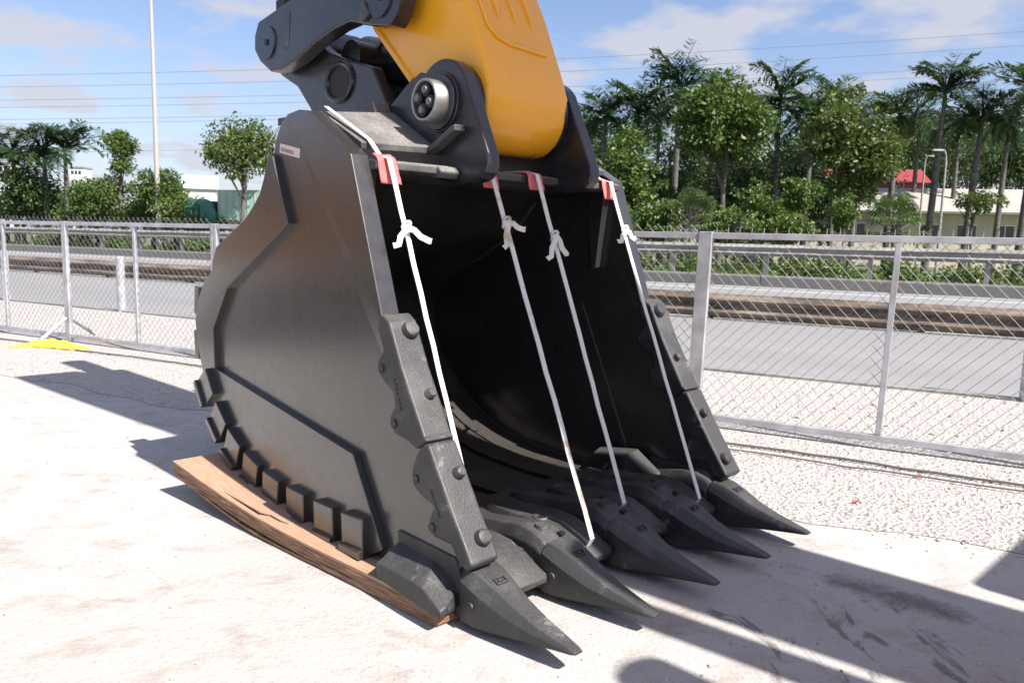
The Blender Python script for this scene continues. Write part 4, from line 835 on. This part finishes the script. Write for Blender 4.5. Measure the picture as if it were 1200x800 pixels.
def fanpalm(x, ytop, ybot, wpx, depth, lab, seed, nst=16):
    depth = fixd(x, depth)
    rr = random.Random(seed); e = empty('fan_palm', bgf(x, depth), 0); tag(e, lab, 'palm tree', 'fan palms by the hedge'); zt = ztop(x, ytop, depth); rx = wpx * depth / FPX / 2; hgt_ = zt
    m = MB(); mm = MB(); mm.tube([(0, 0, 0), (0, 0, hgt_ * .5)], [.14, .1], 8)
    for i in range(nst):
        a = rr.uniform(0, 6.28); el = R(rr.uniform(-25, 80)); c_ = Vector((math.cos(a) * math.cos(el) * rx * .7, math.sin(a) * math.cos(el) * rx * .7, hgt_ * .5 + math.sin(el) * hgt_ * .34)); b0 = Vector((0, 0, hgt_ * .5)); mm.tube([b0, c_], .02, 4)
        ax = (c_ - b0).normalized(); sd = ax.cross(Vector((0, 0, 1))).normalized(); upx = sd.cross(ax)
        for q in range(13):
            t_ = (q - 6) / 6 * 1.9; d = ax * math.cos(t_) + sd * math.sin(t_) + upx * .15; p1 = c_ + d * rx * .26; p2 = p1 + (d + Vector((0, 0, -1.1))) * rx * .16
            s_ = d.cross(upx).normalized() * .05
            m.add([c_, p1 - s_, p2, p1 + s_], [(0, 1, 2, 3)])
    m.build('crown', 'fan', e); mm.build('trunk', 'bark', e)
# right-hand palms
for i, (x, y, dp, sp, ln, lab) in enumerate((
    (700, 112, 62, 32, 0, 'royal palm just right of the far bucket ear'), (738, 104, 60, 34, 0, 'royal palm second right of the far bucket ear'),
    (784, 72, 56, 38, .01, 'tall royal palm standing above its neighbours left of the round tree'), (826, 96, 66, 32, 0, 'royal palm whose top shows behind the round green tree'),
    (898, 86, 58, 38, 0, 'royal palm with a bushy crown right of the round tree'), (936, 110, 56, 36, .01, 'royal palm between the bushy palm and the slender tree'),
    (966, 98, 66, 32, 0, 'royal palm half hidden behind the slender leafy tree'), (1034, 108, 58, 34, .02, 'royal palm left of the street lamps'),
    (1084, 80, 52, 36, .03, 'royal palm with a high open crown beside the street lamp'), (1128, 112, 52, 34, .04, 'royal palm second from the right edge'),
    (1192, 78, 50, 46, .04, 'big royal palm at the right edge'), (1160, 118, 64, 30, .02, 'small royal palm behind the big one at the right edge'),
    (682, 128, 74, 30, 0, 'far palm partly behind the bucket ear'), (762, 118, 76, 30, 0, 'far palm between the second palm and the tall one'), (868, 118, 76, 30, 0, 'far palm just right of the round tree top'),
    (1008, 122, 74, 30, 0, 'far palm just right of the slender tree'), (1058, 126, 76, 28, 0, 'far palm left of the high open crowned palm'), (1104, 128, 74, 28, 0, 'far palm right of the high open crowned palm'))):
    palm(x, y, dp, lab, 100 + i, sp, 24, ln)
for i, (x, y, dp, sp, lab) in enumerate(((-8, 158, 52, 30, 'royal palm cut by the left edge'), (22, 150, 54, 30, 'royal palm second from the left edge'), (58, 152, 52, 28, 'royal palm third from the left edge'), (82, 146, 50, 34, 'royal palm rightmost of the left group'))):
    palm(x, y, dp, lab, 200 + i, sp, 20, 0.0, 'royal palms at the left')
# broadleaf trees
tree(838, 98, 246, 122, 50, 'big round leafy green tree in the middle of the right tree line', 301, 'leaf', 150, 60, .3, trunk_r=.2, cs=.26)
tree(990, 95, 246, 96, 50, 'tall slender leafy tree right of the round one', 302, 'leaf2', 120, 52, .28, cs=.27)
tree(722, 160, 290, 80, 46, 'bright leafy tree directly right of the bucket', 303, 'leaf', 80, 50, .25, cs=.3)
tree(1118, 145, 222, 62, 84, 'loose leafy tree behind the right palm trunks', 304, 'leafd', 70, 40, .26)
tree(925, 205, 262, 44, 45, 'light green tree in front of the long building', 305, 'hedge', 60, 40, .2)
tree(980, 222, 274, 34, 42, 'small bright sapling in front of the long building', 306, 'hedge', 40, 34, .16, trunk_r=.06)
tree(890, 212, 284, 70, 44, 'bushy green tree below the palms, behind the fence post', 307, 'leaf', 70, 46, .22)
tree(762, 196, 284, 60, 52, 'dark leafy tree behind the fan palm', 308, 'leafd', 70, 46, .24)
tree(1130, 224, 252, 66, 46, 'low spreading tree in front of the building windows', 309, 'leaf2', 34, 34, .18, trunk_r=.1, cs=.2)
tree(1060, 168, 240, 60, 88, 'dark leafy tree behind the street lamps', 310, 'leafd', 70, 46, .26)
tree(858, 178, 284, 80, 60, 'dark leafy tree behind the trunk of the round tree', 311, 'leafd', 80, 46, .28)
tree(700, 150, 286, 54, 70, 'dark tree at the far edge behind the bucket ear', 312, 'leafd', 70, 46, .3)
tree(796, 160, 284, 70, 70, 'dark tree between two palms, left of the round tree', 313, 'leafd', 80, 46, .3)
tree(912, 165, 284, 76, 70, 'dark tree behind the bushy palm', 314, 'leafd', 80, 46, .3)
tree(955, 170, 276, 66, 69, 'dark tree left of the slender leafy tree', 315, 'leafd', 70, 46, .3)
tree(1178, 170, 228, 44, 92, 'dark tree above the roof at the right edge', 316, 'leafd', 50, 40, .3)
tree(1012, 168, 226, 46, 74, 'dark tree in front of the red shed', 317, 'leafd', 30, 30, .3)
tree(145, 157, 206, 42, 48, 'small upright oval tree left of the mast', 321, 'leaf', 70, 46, .2, trunk_r=.1, cs=.3)
tree(286, 136, 252, 96, 50, 'airy leafy tree left of the bucket, right of the mast', 322, 'leaf2', 120, 34, .24, cs=.24, hollow=.3)
tree(190, 196, 250, 62, 50, 'rounded dark green tree behind the mast', 323, 'leaf', 70, 44, .22)
tree(120, 204, 262, 84, 50, 'broad green tree left of the mast', 324, 'leaf', 80, 46, .22)
tree(48, 192, 262, 70, 58, 'leafy tree behind the left palms', 325, 'leafd', 80, 46, .26)
tree(10, 216, 262, 56, 48, 'round bush tree at the left edge', 326, 'leafd', 60, 44, .22)
tree(75, 226, 262, 56, 44, 'yellowish green bush tree under the left palms', 327, 'hedge', 60, 40, .2)
tree(210, 226, 262, 50, 44, 'yellowish green bush beside the green truck', 328, 'hedge', 50, 40, .18)
tree(160, 230, 262, 60, 43, 'low bush left of the green truck', 329, 'leaf2', 50, 40, .2)
tree(258, 252, 270, 50, 41, 'low bush in front of the green truck', 330, 'hedge', 30, 40, .16)
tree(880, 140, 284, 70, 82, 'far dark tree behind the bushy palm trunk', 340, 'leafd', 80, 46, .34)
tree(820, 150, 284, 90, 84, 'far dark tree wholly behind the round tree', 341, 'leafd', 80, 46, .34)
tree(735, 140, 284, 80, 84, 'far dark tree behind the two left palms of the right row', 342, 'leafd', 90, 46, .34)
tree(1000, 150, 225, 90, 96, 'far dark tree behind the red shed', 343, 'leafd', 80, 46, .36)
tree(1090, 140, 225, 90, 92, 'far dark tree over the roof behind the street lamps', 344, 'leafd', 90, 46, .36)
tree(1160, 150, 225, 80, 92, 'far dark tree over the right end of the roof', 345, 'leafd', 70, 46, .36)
tree(770, 228, 290, 60, 43, 'low green bush tree left of the fan palm', 346, 'leaf', 60, 44, .2)
tree(850, 236, 290, 70, 42, 'low green bush tree right of the fan palm', 347, 'hedge', 60, 44, .18)
tree(700, 228, 290, 60, 44, 'low leafy bush tree against the bucket edge', 348, 'leaf', 60, 44, .2)
tree(915, 246, 290, 60, 41, 'low bush before the left end of the long building', 349, 'leaf2', 50, 44, .18)
tree(30, 236, 270, 70, 43, 'low green bush under the second left palm', 350, 'leaf2', 60, 44, .2)
tree(115, 240, 272, 70, 42, 'low green bush left of the mast foot', 351, 'leaf', 60, 44, .2)
tree(180, 246, 275, 60, 40, 'low green bush at the mast foot', 352, 'leaf', 50, 44, .18)
tree(235, 250, 275, 60, 40, 'low green bush before the truck wheels', 353, 'leaf2', 50, 44, .18)
BL = 'first second third fourth fifth sixth seventh eighth ninth tenth eleventh twelfth thirteenth'.split()
for q in range(13):
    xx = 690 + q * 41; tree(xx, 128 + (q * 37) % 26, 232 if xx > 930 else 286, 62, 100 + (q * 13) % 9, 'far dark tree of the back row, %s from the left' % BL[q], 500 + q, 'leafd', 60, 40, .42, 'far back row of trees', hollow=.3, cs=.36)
fanpalm(803, 212, 270, 78, 42, 'fan palm in front of the round tree', 401, 40)
fanpalm(1040, 218, 275, 82, 42, 'fan palm in front of the long building', 402, 40)
fanpalm(728, 235, 280, 46, 41, 'small fan palm just right of the bucket', 403, 26)
# hedge bushes along the bank
ORD = 'first second third fourth fifth sixth seventh eighth ninth tenth eleventh twelfth thirteenth fourteenth fifteenth sixteenth seventeenth eighteenth nineteenth twentieth twenty-first twenty-second twenty-third twenty-fourth twenty-fifth twenty-sixth twenty-seventh twenty-eighth twenty-ninth thirtieth thirty-first thirty-second thirty-third thirty-fourth thirty-fifth'.split()
rr = random.Random(77); i = 0
for a in [x_ * 2.35 - 62 for x_ in range(40)]:
    n = 36.5 + rr.uniform(-.6, 2.0); w = DN(a, n); 
    if w.y < 5: continue
    pxx = 600 + FPX * w.x / w.y
    if pxx < -120 or pxx > 1330: continue
    rx = rr.uniform(1.1, 1.7); hz = rr.uniform(0.9, 1.6); e = empty('hedge_bush', w, 0)
    tag(e, 'green roadside bush behind the far guardrail, %s from the left edge' % ORD[i], 'bush', 'roadside hedge bushes')
    crown(rr, (0, 0, hz * .55), rx, hz * .6, 26, 34, .2, ('hedge', 'leaf', 'hedge', 'leaf2')[i % 4], 'foliage', e, hollow=.3, cs=.35)
    m = MB(); m.tube([(0, 0, 0), (0.05, 0, hz * .6)], [.05, .02], 6); m.build('stem', 'bark', e); i += 1
# rough grass on the bank
rr = random.Random(5); m = MB()
for _ in range(26000):
    a = rr.uniform(-75, 30); n = rr.uniform(33.6, 46); p = DN(a, n, .02); q = p.y
    if q < 4 or abs(p.x / q) > .75: continue
    h_ = rr.uniform(.15, .55); d = Vector((rr.uniform(-.2, .2), rr.uniform(-.2, .2), h_)); s_ = Vector((rr.uniform(.03, .08), rr.uniform(-.03, .03), 0)); m.add([p - s_, p + s_, p + d], [(0, 1, 2)])
tag(stuff(m.build('grass', 'grass')), 'rough green grass on the bank beyond the far guardrail', 'grass')
